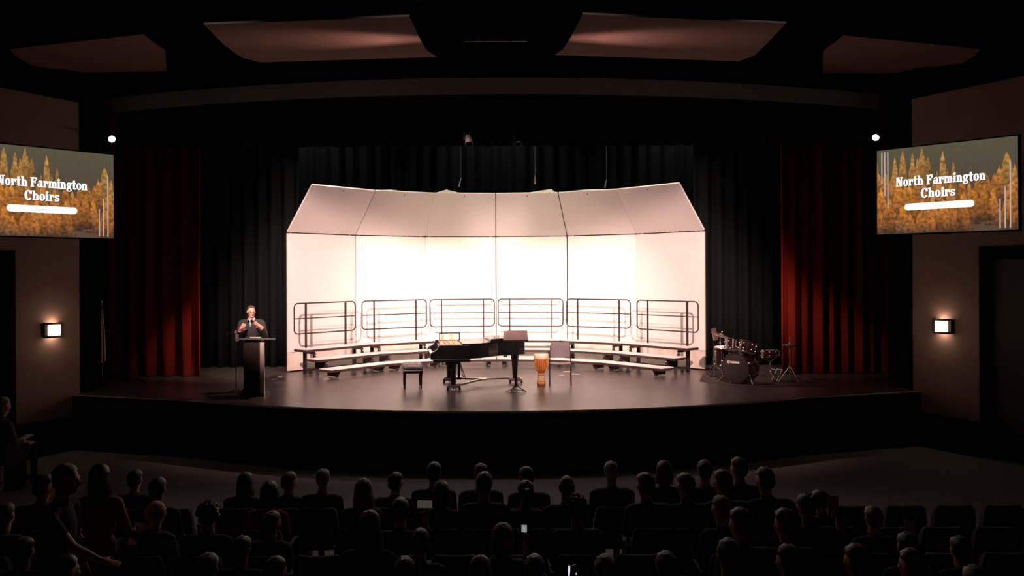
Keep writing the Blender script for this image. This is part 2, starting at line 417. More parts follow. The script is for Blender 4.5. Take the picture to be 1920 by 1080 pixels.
# ================================================================== ACOUSTIC SHELL
SP = [Vector((x, y, 0)) for x, y in ((-4.95, 20.3), (-3.6, 21.9), (-1.89, 22.88), (0, 23.1), (1.91, 22.88), (3.6, 21.9), (4.95, 20.3))]
ZS = 3.32
def inward(i):
    d = (SP[i + 1] - SP[i]).normalized(); return Vector((d.y, -d.x, 0))
def miter(i, off):
    if i == 0: return SP[0] + inward(0) * off
    if i == 6: return SP[6] + inward(5) * off
    a, b_ = inward(i - 1), inward(i); bis = (a + b_).normalized()
    return SP[i] + bis * (off / bis.dot(a))
NAMES6 = ['end panel of the white choir shell nearest the lectern', 'second white choir shell panel counted from the lectern end',
          'white choir shell panel just behind the piano keyboard end', 'white choir shell panel behind the piano tail and music stand',
          'second white choir shell panel counted from the drum kit end', 'end panel of the white choir shell nearest the drum kit']
gaps = {1: 0.010, 3: 0.010, 4: 0.012, 2: 0.002, 5: 0.003}
for i in range(6):
    d = (SP[i + 1] - SP[i]).normalized(); nn = inward(i)
    a = SP[i] + d * gaps.get(i, 0); b_ = SP[i + 1] - d * gaps.get(i + 1, 0)
    base = (a + b_) / 2
    t = thing('acoustic_shell', NAMES6[i], 'shell panel', base, 0, 'acoustic shell panels')
    a, b_ = a - base, b_ - base; U = Vector((0, 0, 1)); bk = -nn * 0.05
    def quad(p0, p1, z0, z1, m, name, f=0.0):
        mb = MB(); p = [p0 + nn * f, p1 + nn * f, p1 + bk, p0 + bk]
        mb.hexa([q + U * z0 for q in p] + [q + U * z1 for q in p]); return mb.build(name, m, t, False)
    quad(a, b_, 0.47, ZS - 0.012, M_shell, 'wall_panel')
    quad(a, b_, 0.03, 0.462, M_kick, 'kick_panel')
    # canopy: leans forward and inward from the top of the wall
    fo = 0.95; rise = 1.07
    ca = miter(i, fo) - base; cb = miter(i + 1, fo) - base
    gp = (cb - ca).normalized()
    ca = ca + gp * gaps.get(i, 0); cb = cb - gp * gaps.get(i + 1, 0)
    p0, p1 = a + U * (ZS + 0.012), b_ + U * (ZS + 0.012); p2, p3 = cb + U * (ZS + rise), ca + U * (ZS + rise)
    nc = (p1 - p0).cross(p3 - p0).normalized()
    if nc.z < 0: nc = -nc
    mb = MB(); mb.hexa([p0, p1, p2, p3] + [q + nc * 0.045 for q in (p0, p1, p2, p3)]); cp = mb.build('canopy_panel', M_shell, t, False)
    mb = MB(); mid = (p2 + p3) / 2 - (p2 - p0 + p3 - p1) * 0.03
    mb.cyl(mid - nc * 0.006, mid + nc * 0.02, 0.016, n=8); mb.build('bolt', M_steel, cp)
    # rear tube frame, hinges, caster base
    mb = MB()
    for q in (a + d * 0.12, b_ - d * 0.12):
        mb.cyl(q + bk * 1.6 + U * 0.06, q + bk * 1.6 + U * (ZS + 0.1), 0.03, n=8)
    mb.tube([a + d * 0.12 + bk * 1.6 + U * 1.8, b_ - d * 0.12 + bk * 1.6 + U * 1.8], 0.025, 6)
    mb.build('rear_frame', M_alum, t)
    mb = MB(); q = (a + b_) / 2
    mb.bar(q + bk * 1.2 + U * 0.07, q - nn * 0.7 + U * 0.07, 0.5, 0.05); mb.build('base', M_steel, t)
    for e in (a, b_):
        mb = MB(); mb.box(e + U * ZS - d * (0.012 if e is b_ else -0.012) + nn * 0.004, (0.03, 0.03, 0.03)); mb.build('hinge', M_steel, t)
    if i in (1, 2, 3, 4):
        # thin bright front lip where the upper frame laps over the top edge
        mb = MB(); e0 = p3.lerp(p2, {1: 0.02, 2: 0.02, 3: 0.5, 4: 0.02}[i]); e1 = p3.lerp(p2, {1: 0.5, 2: 0.42, 3: 0.97, 4: 0.97}[i])
        h = {1: 0.03, 2: 0.085, 3: 0.085, 4: 0.03}[i]; pk = {1: 0.5, 2: 0.45, 3: 0.85, 4: 0.5}[i]
        em = e0.lerp(e1, pk)
        mb.add([e0, em, e1, em + U * h, e0 + nc * 0.03, em + nc * 0.03, e1 + nc * 0.03, em + U * h + nc * 0.03],
               [(0, 1, 3), (1, 2, 3), (4, 7, 5), (5, 7, 6), (0, 3, 7, 4), (3, 2, 6, 7), (0, 4, 5, 1), (1, 5, 6, 2)])
        mb.build('top_flap', M_shell, cp, False)

# ================================================================== CHORAL RISERS
RN = ['three step choir riser at the lectern end of the arc', 'second three step choir riser from the lectern end',
      'three step choir riser behind the piano keyboard', 'three step choir riser behind the piano tail',
      'second three step choir riser from the drum kit end', 'three step choir riser at the drum kit end of the arc']
OB, DP = 0.48, 0.457
RP = [p.copy() for p in SP]
d0, d5 = (SP[1] - SP[0]).normalized(), (SP[6] - SP[5]).normalized()
RP[0] -= d0 * 0.20; RP[1] -= d0 * 0.17; RP[5] += d5 * 0.17; RP[6] += d5 * 0.20
RP[2] += Vector((-0.05, 0, 0)); RP[4] += Vector((0.05, 0, 0))
SHELL_PTS, SP = SP, RP
for i in range(6):
    d = (SP[i + 1] - SP[i]).normalized(); nn = inward(i); U = Vector((0, 0, 1))
    base = (SP[i] + SP[i + 1]) / 2 + nn * (OB + 0.7)
    t = thing('choral_riser', RN[i], 'riser', base, 0, 'choral risers in front of the shell')
    def pt(k, off, gapd=0.012):
        p = miter(k, off) - base
        return p + d * gapd if k == i else p - d * gapd
    # the end units stand a little forward of the shell ends
    for s in range(3):
        zt = 0.2 * (3 - s); o0 = OB + DP * s + 0.01; o1 = OB + DP * (s + 1) - 0.01
        q = [pt(i, o0), pt(i + 1, o0), pt(i + 1, o1), pt(i, o1)]
        mb = MB(); mb.hexa([p + U * (zt - 0.011) for p in q] + [p + U * zt for p in q]); dk = mb.build('deck', M_deck, t, False)
        mb = MB(); ee = 0.006
        c_ = sum(q, Vector()) / 4
        q2 = [p + (p - c_).normalized() * ee for p in q]
        mb.hexa([p + U * (zt - 0.065) for p in q2] + [p + U * (zt - 0.012) for p in q2]); mb.build('deck_edge', M_edge, dk, False)
        # supports under both ends
        for e in (0.13, 0.87):
            pb = q[0].lerp(q[1], e); pf = q[3].lerp(q[2], e)
            if s == 2:      # low black box foot
                mb = MB(); w0 = d * 0.05
                f0, f1 = pb.lerp(pf, 0.1), pb.lerp(pf, 0.92)
                mb.hexa([f0 - w0 + U * 0.03, f0 + w0 + U * 0.03, f1 + w0 - nn * 0.08 + U * 0.03, f1 - w0 - nn * 0.08 + U * 0.03,
                         f0 - w0 + U * (zt - 0.056), f0 + w0 + U * (zt - 0.056), f1 + w0 + U * (zt - 0.056), f1 - w0 + U * (zt - 0.056)])
                mb.build('foot', M_steel, t, False)
                mb = MB(); g = pb.lerp(pf, 0.75)
                mb.cyl(g - d * 0.025 + U * 0.03, g + d * 0.025 + U * 0.03, 0.03, n=10); mb.build('caster', M_brown, t)
            elif s == 1:    # black bracket and a short post
                mb = MB(); w0 = d * 0.03
                f0, f1 = pb.lerp(pf, 0.05), pb.lerp(pf, 0.95)
                mb.hexa([f0 - w0 + U * 0.16, f0 + w0 + U * 0.16, f1 + w0 + U * 0.22, f1 - w0 + U * 0.22,
                         f0 - w0 + U * (zt - 0.056), f0 + w0 + U * (zt - 0.056), f1 + w0 + U * (zt - 0.056), f1 - w0 + U * (zt - 0.056)])
                mb.build('bracket', M_steel, t, False)
                mb = MB(); f = pb.lerp(pf, 0.15); mb.bar(f, f + U * 0.2, 0.06, 0.05); mb.build('post', M_steel, t, False)
                mb = MB(); g = pf + U * (zt - 0.1) - nn * 0.02; mb.ell(g, (0.018, 0.018, 0.018), 8, 6); mb.build('knob', M_chrome, t)
            else:           # tall rear leg with cross arm and caster
                mb = MB(); f = pb.lerp(pf, 0.12); mb.bar(f, f + U * (zt - 0.056), 0.08, 0.05, nn); mb.build('leg', M_steel, t, False)
                mb = MB(); g = pb.lerp(pf, 0.95)
                mb.bar(f + U * (zt - 0.09), g + U * (zt - 0.09), 0.05, 0.06)
                mb.bar(g + U * (zt - 0.09), g + U * (zt - 0.24), 0.05, 0.05, nn); mb.build('cross_arm', M_steel, t, False)
                mb = MB(); mb.bar(f + U * 0.1, f + nn * 0.62 + U * 0.14, 0.03, 0.045); mb.build('brace', M_brown, t, False)
                mb = MB(); mb.ell(g + U * (zt - 0.14) + nn * 0.03, (0.018, 0.018, 0.018), 8, 6); mb.build('knob', M_chrome, t)
                mb = MB(); g = f + nn * 0.2
                mb.cyl(g - d * 0.02 + U * 0.045, g + d * 0.02 + U * 0.045, 0.045, n=12); mb.build('caster', M_brown, t)
    # guard rail along the back
    a, b_ = pt(i, OB - 0.04, 0.16 if i == 5 else 0.05), pt(i + 1, OB - 0.04, 0.16 if i == 0 else 0.05)
    z0, z1, rr = 0.93, 1.645, 0.10
    gr = thing('guard_rail', None, None, (0, 0, 0)); gr.parent = t
    Lr = (b_ - a).length
    loop = []
    for cx, cz, a0 in ((Lr - rr, z0 + rr, -90), (Lr - rr, z1 - rr, 0), (rr, z1 - rr, 90), (rr, z0 + rr, 180)):
        for k in range(6):
            an = math.radians(a0 + 18 * k); loop.append(a + d * (cx + rr * math.cos(an)) + U * (cz + rr * math.sin(an)))
    mb = MB(); mb.tube(loop, 0.016, 8, closed=True); mb.build('rail_loop', M_brown, gr)
    mb = MB(); mb.tube([a + U * (z0 + z1) / 2, b_ + U * (z0 + z1) / 2], 0.013, 8); mb.build('mid_rail', M_brown, gr)
    for e in (0.18, 0.83):
        mb = MB(); p = a.lerp(b_, e); mb.bar(p + U * 0.55, p + U * z1, 0.045 if i in (0, 5) else 0.032, 0.03, nn); mb.build('rail_post', M_brown, gr, False)

# ================================================================== SCREENS
GL = {}
def rect(x0, y0, x1, y1): return [[(x0, y0), (x1, y0), (x1, y1), (x0, y1)]]
def arc(cx, cy, rx, ry, tx, ty, a0, a1, n=14):
    out = []
    for k in range(n):
        q = []
        for a, (fx, fy) in ((a0 + (a1 - a0) * k / n, (rx, ry)), (a0 + (a1 - a0) * (k + 1) / n, (rx, ry)),
                            (a0 + (a1 - a0) * (k + 1) / n, (rx - tx, ry - ty)), (a0 + (a1 - a0) * k / n, (rx - tx, ry - ty))):
            r = math.radians(a); q.append((cx + fx * math.cos(r), cy + fy * math.sin(r)))
        out.append(q)
    return out
X = 0.70
def stem(x, wd, y0, y1, sb=0.07, st=0.0):
    o = rect(x, y0, x + wd, y1)
    if sb: o += rect(x - sb, y0, x + wd + sb, y0 + 0.07)
    if st: o += rect(x - st, y1 - 0.07, x + wd, y1)
    return o
GL['o'] = (arc(0.30, X / 2, 0.30, 0.37, 0.19, 0.07, 0, 360, 24), 0.64)
GL['n'] = (stem(0.06, 0.2, 0, X, 0.06, 0.07) + arc(0.36, 0.42, 0.25, 0.29, 0.19, 0.10, 0, 150) + stem(0.42, 0.19, 0, 0.43, 0.06), 0.72)
GL['h'] = (stem(0.06, 0.2, 0, 1.02, 0.06, 0.07) + arc(0.36, 0.42, 0.25, 0.29, 0.19, 0.10, 0, 150) + stem(0.42, 0.19, 0, 0.43, 0.06), 0.72)
GL['m'] = (stem(0.06, 0.2, 0, X, 0.06, 0.07) + arc(0.36, 0.42, 0.25, 0.29, 0.19, 0.10, 0, 150) + stem(0.42, 0.19, 0, 0.43, 0.05)
           + arc(0.70, 0.42, 0.25, 0.29, 0.19, 0.10, 0, 150) + stem(0.76, 0.19, 0, 0.43, 0.05), 1.05)
GL['r'] = (stem(0.06, 0.2, 0, X, 0.07, 0.07) + arc(0.40, 0.50, 0.16, 0.20, 0.15, 0.14, -40, 180, 16), 0.58)
GL['t'] = (stem(0.12, 0.2, 0.06, 0.95, 0, 0) + rect(0.0, X - 0.10, 0.46, X) + arc(0.32, 0.17, 0.2, 0.18, 0.09, 0.10, 190, 330), 0.52)
GL['a'] = (arc(0.24, 0.20, 0.24, 0.21, 0.15, 0.07, 0, 360, 20) + stem(0.38, 0.2, 0, 0.5, 0.0) + arc(0.33, 0.47, 0.25, 0.24, 0.16, 0.09, 0, 170)
           + rect(0.5, 0, 0.66, 0.08), 0.68)
GL['i'] = (stem(0.07, 0.2, 0, X, 0.07, 0.07) + arc(0.17, 0.90, 0.125, 0.125, 0.125, 0.125, 0, 360, 14), 0.36)
GL['g'] = (arc(0.28, 0.46, 0.27, 0.26, 0.17, 0.07, 0, 360, 20) + arc(0.30, -0.08, 0.31, 0.19, 0.13, 0.08, 0, 360, 20)
           + rect(0.10, 0.08, 0.5, 0.20) + rect(0.46, 0.58, 0.66, 0.70), 0.66)
GL['s'] = (arc(0.25, 0.50, 0.23, 0.21, 0.14, 0.09, 20, 270) + arc(0.25, 0.20, 0.25, 0.21, 0.15, 0.09, -160, 90) + rect(0.02, 0, 0.09, 0.22) + rect(0.40, 0.5, 0.47, 0.7), 0.54)
GL['N'] = (stem(0.08, 0.13, 0, 1.0, 0.07, 0.07) + [[(0.10, 1.0), (0.38, 1.0), (0.76, 0.0), (0.52, 0.0)]] + stem(0.64, 0.12, 0, 1.0, 0.0) + rect(0.55, 0.93, 0.86, 1.0), 0.92)
GL['F'] = (stem(0.08, 0.24, 0, 1.0, 0.07, 0.07) + rect(0.3, 0.88, 0.72, 1.0) + rect(0.62, 0.70, 0.72, 1.0) + rect(0.3, 0.48, 0.56, 0.58) + rect(0.48, 0.38, 0.57, 0.68), 0.78)
GL['C'] = (arc(0.40, 0.5, 0.40, 0.53, 0.25, 0.10, 40, 320, 26) + rect(0.60, 0.66, 0.74, 1.0), 0.80)
def text_polys(word):
    out, x = [], 0.0
    for ch in word:
        g, wd = GL[ch]; out += [[(px + x, py) for px, py in q] for q in g]; x += wd + 0.03
    return out, x

TREE_ROWS = [
    # u, top v, half width, hue mix    (far row first)
    [(0.0, .88, .035), (.07, .74, .03), (.14, .91, .035), (.2, .97, .045), (.275, .93, .045), (.31, .87, .03), (.345, .985, .05), (.39, .88, .045), (.43, .62, .04), (.495, .92, .045), (.53, .72, .035), (.57, .79, .035), (.455, .7, .03), (.93, .84, .075), (.98, .7, .05)],
    [(.01, .74, .06), (.06, .7, .06), (.12, .68, .055), (.16, .55, .05), (.63, .60, .05), (.68, .55, .05), (.74, .60, .055), (.79, .64, .055), (.85, .62, .05), (.88, .70, .04), (.96, .55, .06), (.25, .56, .06), (.3, .62, .05), (.36, .6, .05), (.55, .55, .05), (.47, .6, .05)],
    [(.03, .55, .07), (.1, .42, .06), (.17, .58, .07), (.22, .55, .06), (.28, .45, .06), (.35, .40, .05), (.42, .44, .06), (.5, .38, .06), (.57, .35, .05), (.64, .45, .05), (.71, .48, .06), (.78, .5, .06), (.84, .46, .05), (.93, .34, .06), (.99, .42, .05)],
    [(.02, .30, .06), (.09, .26, .05), (.2, .33, .07), (.26, .22, .05), (.33, .24, .05), (.41, .2, .05), (.48, .22, .04), (.58, .2, .03), (.66, .25, .04), (.96, .24, .05)],
]
TREE_COL = [((0.55, 0.27, 0.07), (0.11, 0.05, 0.03)), ((0.66, 0.25, 0.05), (0.11, 0.045, 0.028)), ((0.72, 0.25, 0.04), (0.10, 0.045, 0.03)), ((0.62, 0.20, 0.03), (0.085, 0.05, 0.035))]
def make_screen(label, inner, outer, left):
    # inner / outer: bottom corner points; the picture runs left to right as seen from the hall
    a, b_ = (outer, inner) if left else (inner, outer)
    a, b_ = Vector(a), Vector(b_); W = (b_ - a).length; Hh = 1.515
    ang = math.atan2(b_.y - a.y, b_.x - a.x)
    t = thing('projection_screen', label, 'screen', a, ang, 'screens beside the stage')
    mb = MB(); mb.box((W / 2, 0.05, Hh / 2), (W + 0.05, 0.09, Hh + 0.05)); mb.build('frame', M_black, t, False, 0.008)
    rnd = random.Random(3); V, F, C = [], [], []
    def P(u, v, lay): return (u * W, -0.002 - lay * 0.0015, v * Hh)
    def poly(pts, cols, lay):
        o = len(V); V.extend(P(u, v, lay) for u, v in pts); F.append(tuple(range(o, o + len(pts)))); C.append(cols)
    sky0, sky1, gnd = (0.098, 0.086, 0.055), (0.085, 0.060, 0.044), (0.11, 0.068, 0.045)
    poly([(0, 0), (1, 0), (1, .45), (0, .45)], [gnd, gnd, sky1, sky1], 0)
    poly([(0, .45), (1, .45), (1, 1), (0, 1)], [sky1, sky1, sky0, sky0], 0)
    lay = 1
    for row, (ct, cb) in zip(TREE_ROWS, TREE_COL):
        for u, v, hw in row:
            n = 9; h = min(v, 0.62 if lay < 2 else 0.40); f = rnd.uniform(0.62, 1.15)
            prev = None
            for k in range(n + 1):
                s = k / n; wd = hw * 1.05 * (0.05 + 0.95 * s ** 0.66) * (1 + rnd.uniform(-.2, .2))
                y = v - h * s; l_, r_ = max(0.001, u - wd), min(0.999, u + wd * rnd.uniform(.85, 1.15))
                cur = ((l_, max(y, .004)), (r_, max(y - 0.01, .002)), tuple(f * (x0 * (1 - s) + x1 * s) for x0, x1 in zip(ct, cb)))
                if prev and prev[0][1] > .005 and cur[1][0] > cur[0][0]:
                    poly([cur[0], cur[1], prev[1], prev[0]], [cur[2], cur[2], prev[2], prev[2]], lay + rnd.random() * 0.4)
                prev = cur
        lay += 1
    me = bpy.data.meshes.new('picture'); me.from_pydata(V, [], F); me.materials.append(M_screen)
    ca = me.color_attributes.new('Col', 'FLOAT_COLOR', 'CORNER')
    flat = [c for cols in C for c in cols]
    nb = 8
    for k, c in enumerate(flat): ca.data[k].color = (*c, 0.15 if k < nb else 0.95)
    pic = bpy.data.objects.new('picture', me); COL.objects.link(pic); pic.parent = t
    # pale upright lines
    mb = MB()
    for u, v0, v1 in ((.04, .60, .975), (.063, .45, .975), (.087, .30, .975), (.885, .02, .34), (.918, .02, .47), (.952, .02, .74)):
        mb = MB(); mb.box((u * W, -0.0105, (v0 + v1) / 2 * Hh), (0.011 * W * .8, 0.002, (v1 - v0) * Hh)); mb.build('stripe', M_line, t, False)
    # title: two lines of fat serif letters with a dark edge
    for word_line, uc, vb, hgt, wdt in (('North Farmington', .473, .555, .105, .645), ('Choirs', .463, .405, .105, .25)):
        polys, x, first = [], 0.0, True
        for wd in word_line.split():
            q, ln = text_polys(wd)
            if not first: x += 0.34
            polys += [[(px + x, py) for px, py in p] for p in q]; x += ln; first = False
        sx = wdt / x
        for nm, mtl, dx, dz, lay in (('lettering_edge', M_shadow, 0.005, -0.009, 7.2), ('lettering', M_text, 0, 0, 8.2)):
            mb = MB()
            for p, ox, oy in [(p, ox, oy) for p in polys for ox, oy in (((-.0011, 0), (.0011, .001), (0, -.001)) if nm == 'lettering' else ((0, 0),))]:
                vs = [P(ox + uc - wdt / 2 + px * sx + dx, vb + py * hgt + dz + oy, lay + ox * 9) for px, py in p]
                mb.add(vs, [tuple(range(len(vs)))])
            mb.build(nm, mtl, t, False)
    # white rounded bar with a faint unreadable line of small print
    mb = MB(); poly_ = []
    u0, u1, v0, v1 = .215, .715, .268, .345; r = (v1 - v0) / 2 * Hh
    for cx, a0 in ((u1 * W - r, -90), (u0 * W + r, 90)):
        for k in range(13): an = math.radians(a0 + 15 * k); poly_.append((cx + r * math.cos(an), (v0 + v1) / 2 * Hh + r * math.sin(an)))
    mb.add([(x, -0.0135, z) for x, z in poly_] + [(x, -0.012, z) for x, z in poly_], [tuple(range(26)), tuple(range(51, 25, -1))] + [(k, (k + 1) % 26, 26 + (k + 1) % 26, 26 + k) for k in range(26)])
    mb.build('title_bar', M_text, t, False)
    mb = MB()
    for k in range(9): mb.box(((.42 + .012 * k) * W, -0.0145, .307 * Hh), (.007 * W, 0.001, .008 * Hh))
    mb.build('small_print', M_line, t, False)
    # wall arms behind the picture
    for u in (0.3, 0.7):
        mb = MB(); mb.cyl((u * W, 0.095, 0.8), (u * W, 1.35, 0.8), 0.04, n=8); mb.build('wall_arm', M_black, t)
    return t
make_screen('projection screen hung on the lectern side, autumn forest and choir title', (-6.94, 15.5, 3.01), (-8.45, 13.8, 3.0), True)
make_screen('projection screen hung on the drum kit side, autumn forest and choir title', (6.93, 15.5, 3.01), (8.45, 13.8, 3.0), False)

# ================================================================== SCONCES
def sconce(label, sgn, d, z):
    dirv = (wall_pt(sgn, 10) - wall_pt(sgn, 16.9)).normalized()
    nrm = Vector((-sgn * abs(dirv.y), -abs(dirv.x), 0))
    p = wall_pt(sgn, d); p.z = z
    t = thing('wall_sconce', label, 'wall lamp', p, math.atan2(nrm.y, nrm.x) + pi / 2, 'wall sconces')   # local -Y points into the hall
    mb = MB(); mb.box((0, -0.012, 0), (0.30, 0.02, 0.20)); mb.build('back_plate', M_bronze, t, False)
    for s in (1, -1):
        pts = []
        zz = 0.125 * s
        mb = MB()
        n = 10
        ring0 = [(0.19 * math.cos(pi + pi * k / n), -0.02 + 0.19 * math.sin(pi + pi * k / n), zz + s * 0.015) for k in range(n + 1)]
        inner = [(0.14 * math.cos(pi + pi * k / n), -0.02 + 0.14 * math.sin(pi + pi * k / n), zz + s * 0.015) for k in range(n + 1)]
        for k in range(n):
            q = [ring0[k], ring0[k + 1], inner[k + 1], inner[k]]
            mb.hexa([(x, y, zz - 0.02) for x, y, _ in q] + [(x, y, zz + 0.02) for x, y, _ in q])
        mb.build('band', M_bronze, t, False)
    mb = MB(); n = 14
    mb.rings([[(0.13 * math.cos(pi + pi * k / n), -0.022 + 0.15 * math.sin(pi + pi * k / n), zz) for k in range(n + 1)] for zz in (-0.1, 0.1)])
    mb.build('diffuser', M_glow, t)
    for sx in (-1, 1):
        mb = MB(); mb.box((sx * 0.165, -0.05, 0), (0.06, 0.07, 0.24)); mb.build('side_cheek', M_bronze, t, False)
    w_ = Matrix.Translation(p) @ Matrix.Rotation(t.rotation_euler.z, 4, 'Z')
    for s in (1, -1):
        point('sconce_lamp', w_ @ Vector((0, -0.075, s * 0.15)), 1.1, (1.0, 0.50, 0.30), 0.03)
    # soft reach of the lamp along its wall
    point('sconce_lamp', w_ @ Vector((0, -0.55, 0)), 2.2, (1.0, 0.66, 0.45), 0.15)
sconce('glowing bronze wall sconce on the lectern side wall', -1, 16.36, 1.29)
sconce('glowing bronze wall sconce on the drum kit side wall', 1, 16.30, 1.29)

# ================================================================== HUNG FIXTURES
def box_lamp(label, px, py, D, aim):
    p = at(px, py, D)
    t = thing('side_spotlight', label, 'spotlight', p, 0, 'lit side spotlights')
    q = (Vector(aim) - p).normalized().to_track_quat('Z', 'Y').to_matrix()
    mb = MB(); mb.lathe([(0.05, -0.34), (0.085, -0.3), (0.085, -0.05), (0.10, -0.04), (0.10, 0.02), (0.082, 0.02), (0.08, -0.01)], rot=q, n=20); mb.build('housing', M_black, t)
    mb = MB(); mb.lathe([(0.060, -0.005), (0.04, 0.006), (0.0005, 0.010)], rot=q, n=20); mb.build('lens', M_lens, t)
    mb = MB(); mb.tube([q @ Vector((-0.11, 0, -0.15)), q @ Vector((-0.11, 0, -0.15)) + Vector((0, 0, 0.2)), q @ Vector((0.11, 0, -0.15)) + Vector((0, 0, 0.2)), q @ Vector((0.11, 0, -0.15))], 0.01, 6); mb.build('yoke', M_black, t)
    mb = MB(); c = q @ Vector((0, 0, -0.15)) + Vector((0, 0, 0.2)); mb.cyl(c, Vector((math.copysign(8.4, p.x) - p.x, 17.2 - p.y, c.z)), 0.024, n=8); mb.build('boom_pipe', M_black, t)
box_lamp('small lit spotlight above the screen nearer the lectern', 211, 261, 15.9, (-3.5, 10.5, 2.3))
box_lamp('small lit spotlight above the screen nearer the drum kit', 1643, 258, 15.9, (3.5, 10.5, 2.3))
for px, lab in ((880, 'unlit grey can lamp above the shell, nearer the lectern'), (972, 'unlit grey can lamp above the shell, nearer the drum kit')):
    p = at(px, 263, 18.55)
    t = thing('stage_can_lamp', lab, 'stage lamp', p, 0, 'unlit can lamps')
    q = Euler((math.radians(150), 0, math.radians(12))).to_matrix()
    mb = MB(); mb.lathe([(0.05, -0.14), (0.075, -0.1), (0.085, 0.06), (0.095, 0.1), (0.085, 0.1), (0.07, 0.03)], rot=q, n=18); mb.build('can', M_cable, t)
    mb = MB(); mb.lathe([(0.07, 0.03), (0.0005, 0.05)], rot=q, n=18); mb.build('lens', M_alum, t)
    mb = MB(); mb.tube([(-0.1, 0, 0), (-0.1, 0, 0.16), (0.1, 0, 0.16), (0.1, 0, 0)], 0.009, 6); mb.build('yoke', M_cable, t)
    mb = MB(); mb.cyl((0, 0, 0.16), (0, 0, 8.8 - p.z), 0.012, n=6); mb.build('drop_pipe', M_black, t)
for px, py, lean, lab in ((865, 348, -0.05, 'thin hanging choir microphone over the second shell half nearest the lectern'), (1004, 343, 0.0, 'thin hanging choir microphone near the middle of the shell'),
                          (1138, 350, -0.04, 'thin hanging choir microphone nearest the drum kit')):
    p = at(px, py, 20.2)
    t = thing('choir_microphone', lab, 'microphone', p, 0, 'hanging choir microphones')
    mb = MB(); mb.cyl((0, 0, 0.16), (0, 0, 8.8 - p.z), 0.005, n=6); mb.build('cable', M_cable, t)
    mb = MB(); mb.cyl((lean, 0, -0.02), (0.0, 0, 0.17), 0.016, 0.009, n=8); mb.build('capsule', M_alum, t)

# ================================================================== GRAND PIANO
PO = Vector((-1.31, 16.98, 0)); PR = math.radians(7)
t = thing('grand_piano', 'black grand piano seen side-on in the middle of the stage', 'piano', PO, PR)
case = [(0.22, 0.0), (0.78, 0.0), (0.98, 0.06), (1.2, 0.26), (1.42, 0.5), (1.65, 0.62), (1.88, 0.68), (2.02, 0.8), (2.06, 1.0), (2.0, 1.25), (1.8, 1.42), (1.5, 1.46), (0.22, 1.46)]
mb = MB(); mb.prism(case, 0.625, 0.905); mb.build('rim', M_piano, t, False, 0.012)
mb = MB(); mb.prism([(0.05, 0.0), (0.8, 0.0), (0.8, 1.46), (0.05, 1.46)], 0.56, 0.622); mb.prism([(0.3, 0.03), (0.6, 0.03), (0.6, 1.4), (0.3, 1.4)], 0.52, 0.558)
mb.build('key_bed', M_piano, t, False, 0.008)
for y in (0.0, 1.40):      # curved arms beside the keys
    mb = MB(); pr = [(0.0, 0.62), (0.0, 0.73), (0.03, 0.77), (0.09, 0.79), (0.14, 0.83), (0.17, 0.90), (0.219, 0.903), (0.219, 0.62)]
    n = len(pr); vs = [(x, y, z) for x, z in pr] + [(x, y + 0.06, z) for x, z in pr]
    mb.add(vs, [tuple(range(n)), tuple(range(2 * n - 1, n - 1, -1))] + [(k, (k + 1) % n, n + (k + 1) % n, n + k) for k in range(n)])
    mb.build('arm', M_piano, t, False, 0.006)
kb = thing('keyboard', None, None); kb.parent = t
mb = MB()
for k in range(52): mb.box((0.09, 0.075 + 0.0251 * (k + .5), 0.695), (0.15, 0.0238, 0.02))
mb.build('white_keys', M_ivory, kb, False)
mb = MB()
for k in range(51):
    if k % 7 not in (1, 4): mb.box((0.115, 0.075 + 0.0251 * (k + 1), 0.712), (0.095, 0.012, 0.014))
mb.build('black_keys', M_piano, kb, False)
mb = MB(); mb.hexa([(0.175, 0.062, 0.69), (0.195, 0.062, 0.69), (0.195, 1.398, 0.69), (0.175, 1.398, 0.69), (0.195, 0.062, 0.86), (0.215, 0.062, 0.86), (0.215, 1.398, 0.86), (0.195, 1.398, 0.86)]); mb.build('fallboard', M_piano, t, False)
mb = MB(); mb.prism([(0.24, 0.05), (0.62, 0.05), (0.62, 1.41), (0.24, 1.41)], 0.904, 0.912); mb.build('gold_plate', M_gold, t, False)
mb = MB()
for k in range(26): mb.cyl((0.30 + 0.09 * (k % 3), 0.09 + 0.05 * k, 0.91), (0.30 + 0.09 * (k % 3), 0.09 + 0.05 * k, 0.935), 0.008, n=6)
mb.build('tuning_pins', M_chrome, t)
# music desk: dark frame with fretwork, leaning at the far side, sheet music on it
md_ = thing('music_desk', None, None, (0.24, 1.05, 0.914)); md_.parent = t
mb = MB(); mb.box((0.21, 0.02, 0.155), (0.44, 0.02, 0.02)); mb.box((0.21, 0.02, 0.01), (0.44, 0.025, 0.02))
for x in (0.0, 0.42): mb.box((x, 0.02, 0.08), (0.02, 0.02, 0.15))
mb.build('desk_frame', M_piano, md_, False)
for k, x in enumerate((0.06, 0.15, 0.25, 0.345)):
    mb = MB(); mb.box((x, 0.01, 0.075 - 0.012 * (k % 2)), (0.075, 0.004, 0.11 - 0.02 * (k % 2)), Euler((-0.12, 0.15 - 0.1 * k, 0)).to_matrix()); mb.build('music_sheet', M_paper if k % 2 else M_gold, md_, False)
mb = MB(); mb.cyl((0.15, 0.03, 0.15), (0.17, 0.03, 0.24), 0.004, n=6); mb.build('pencil', M_steel, md_)
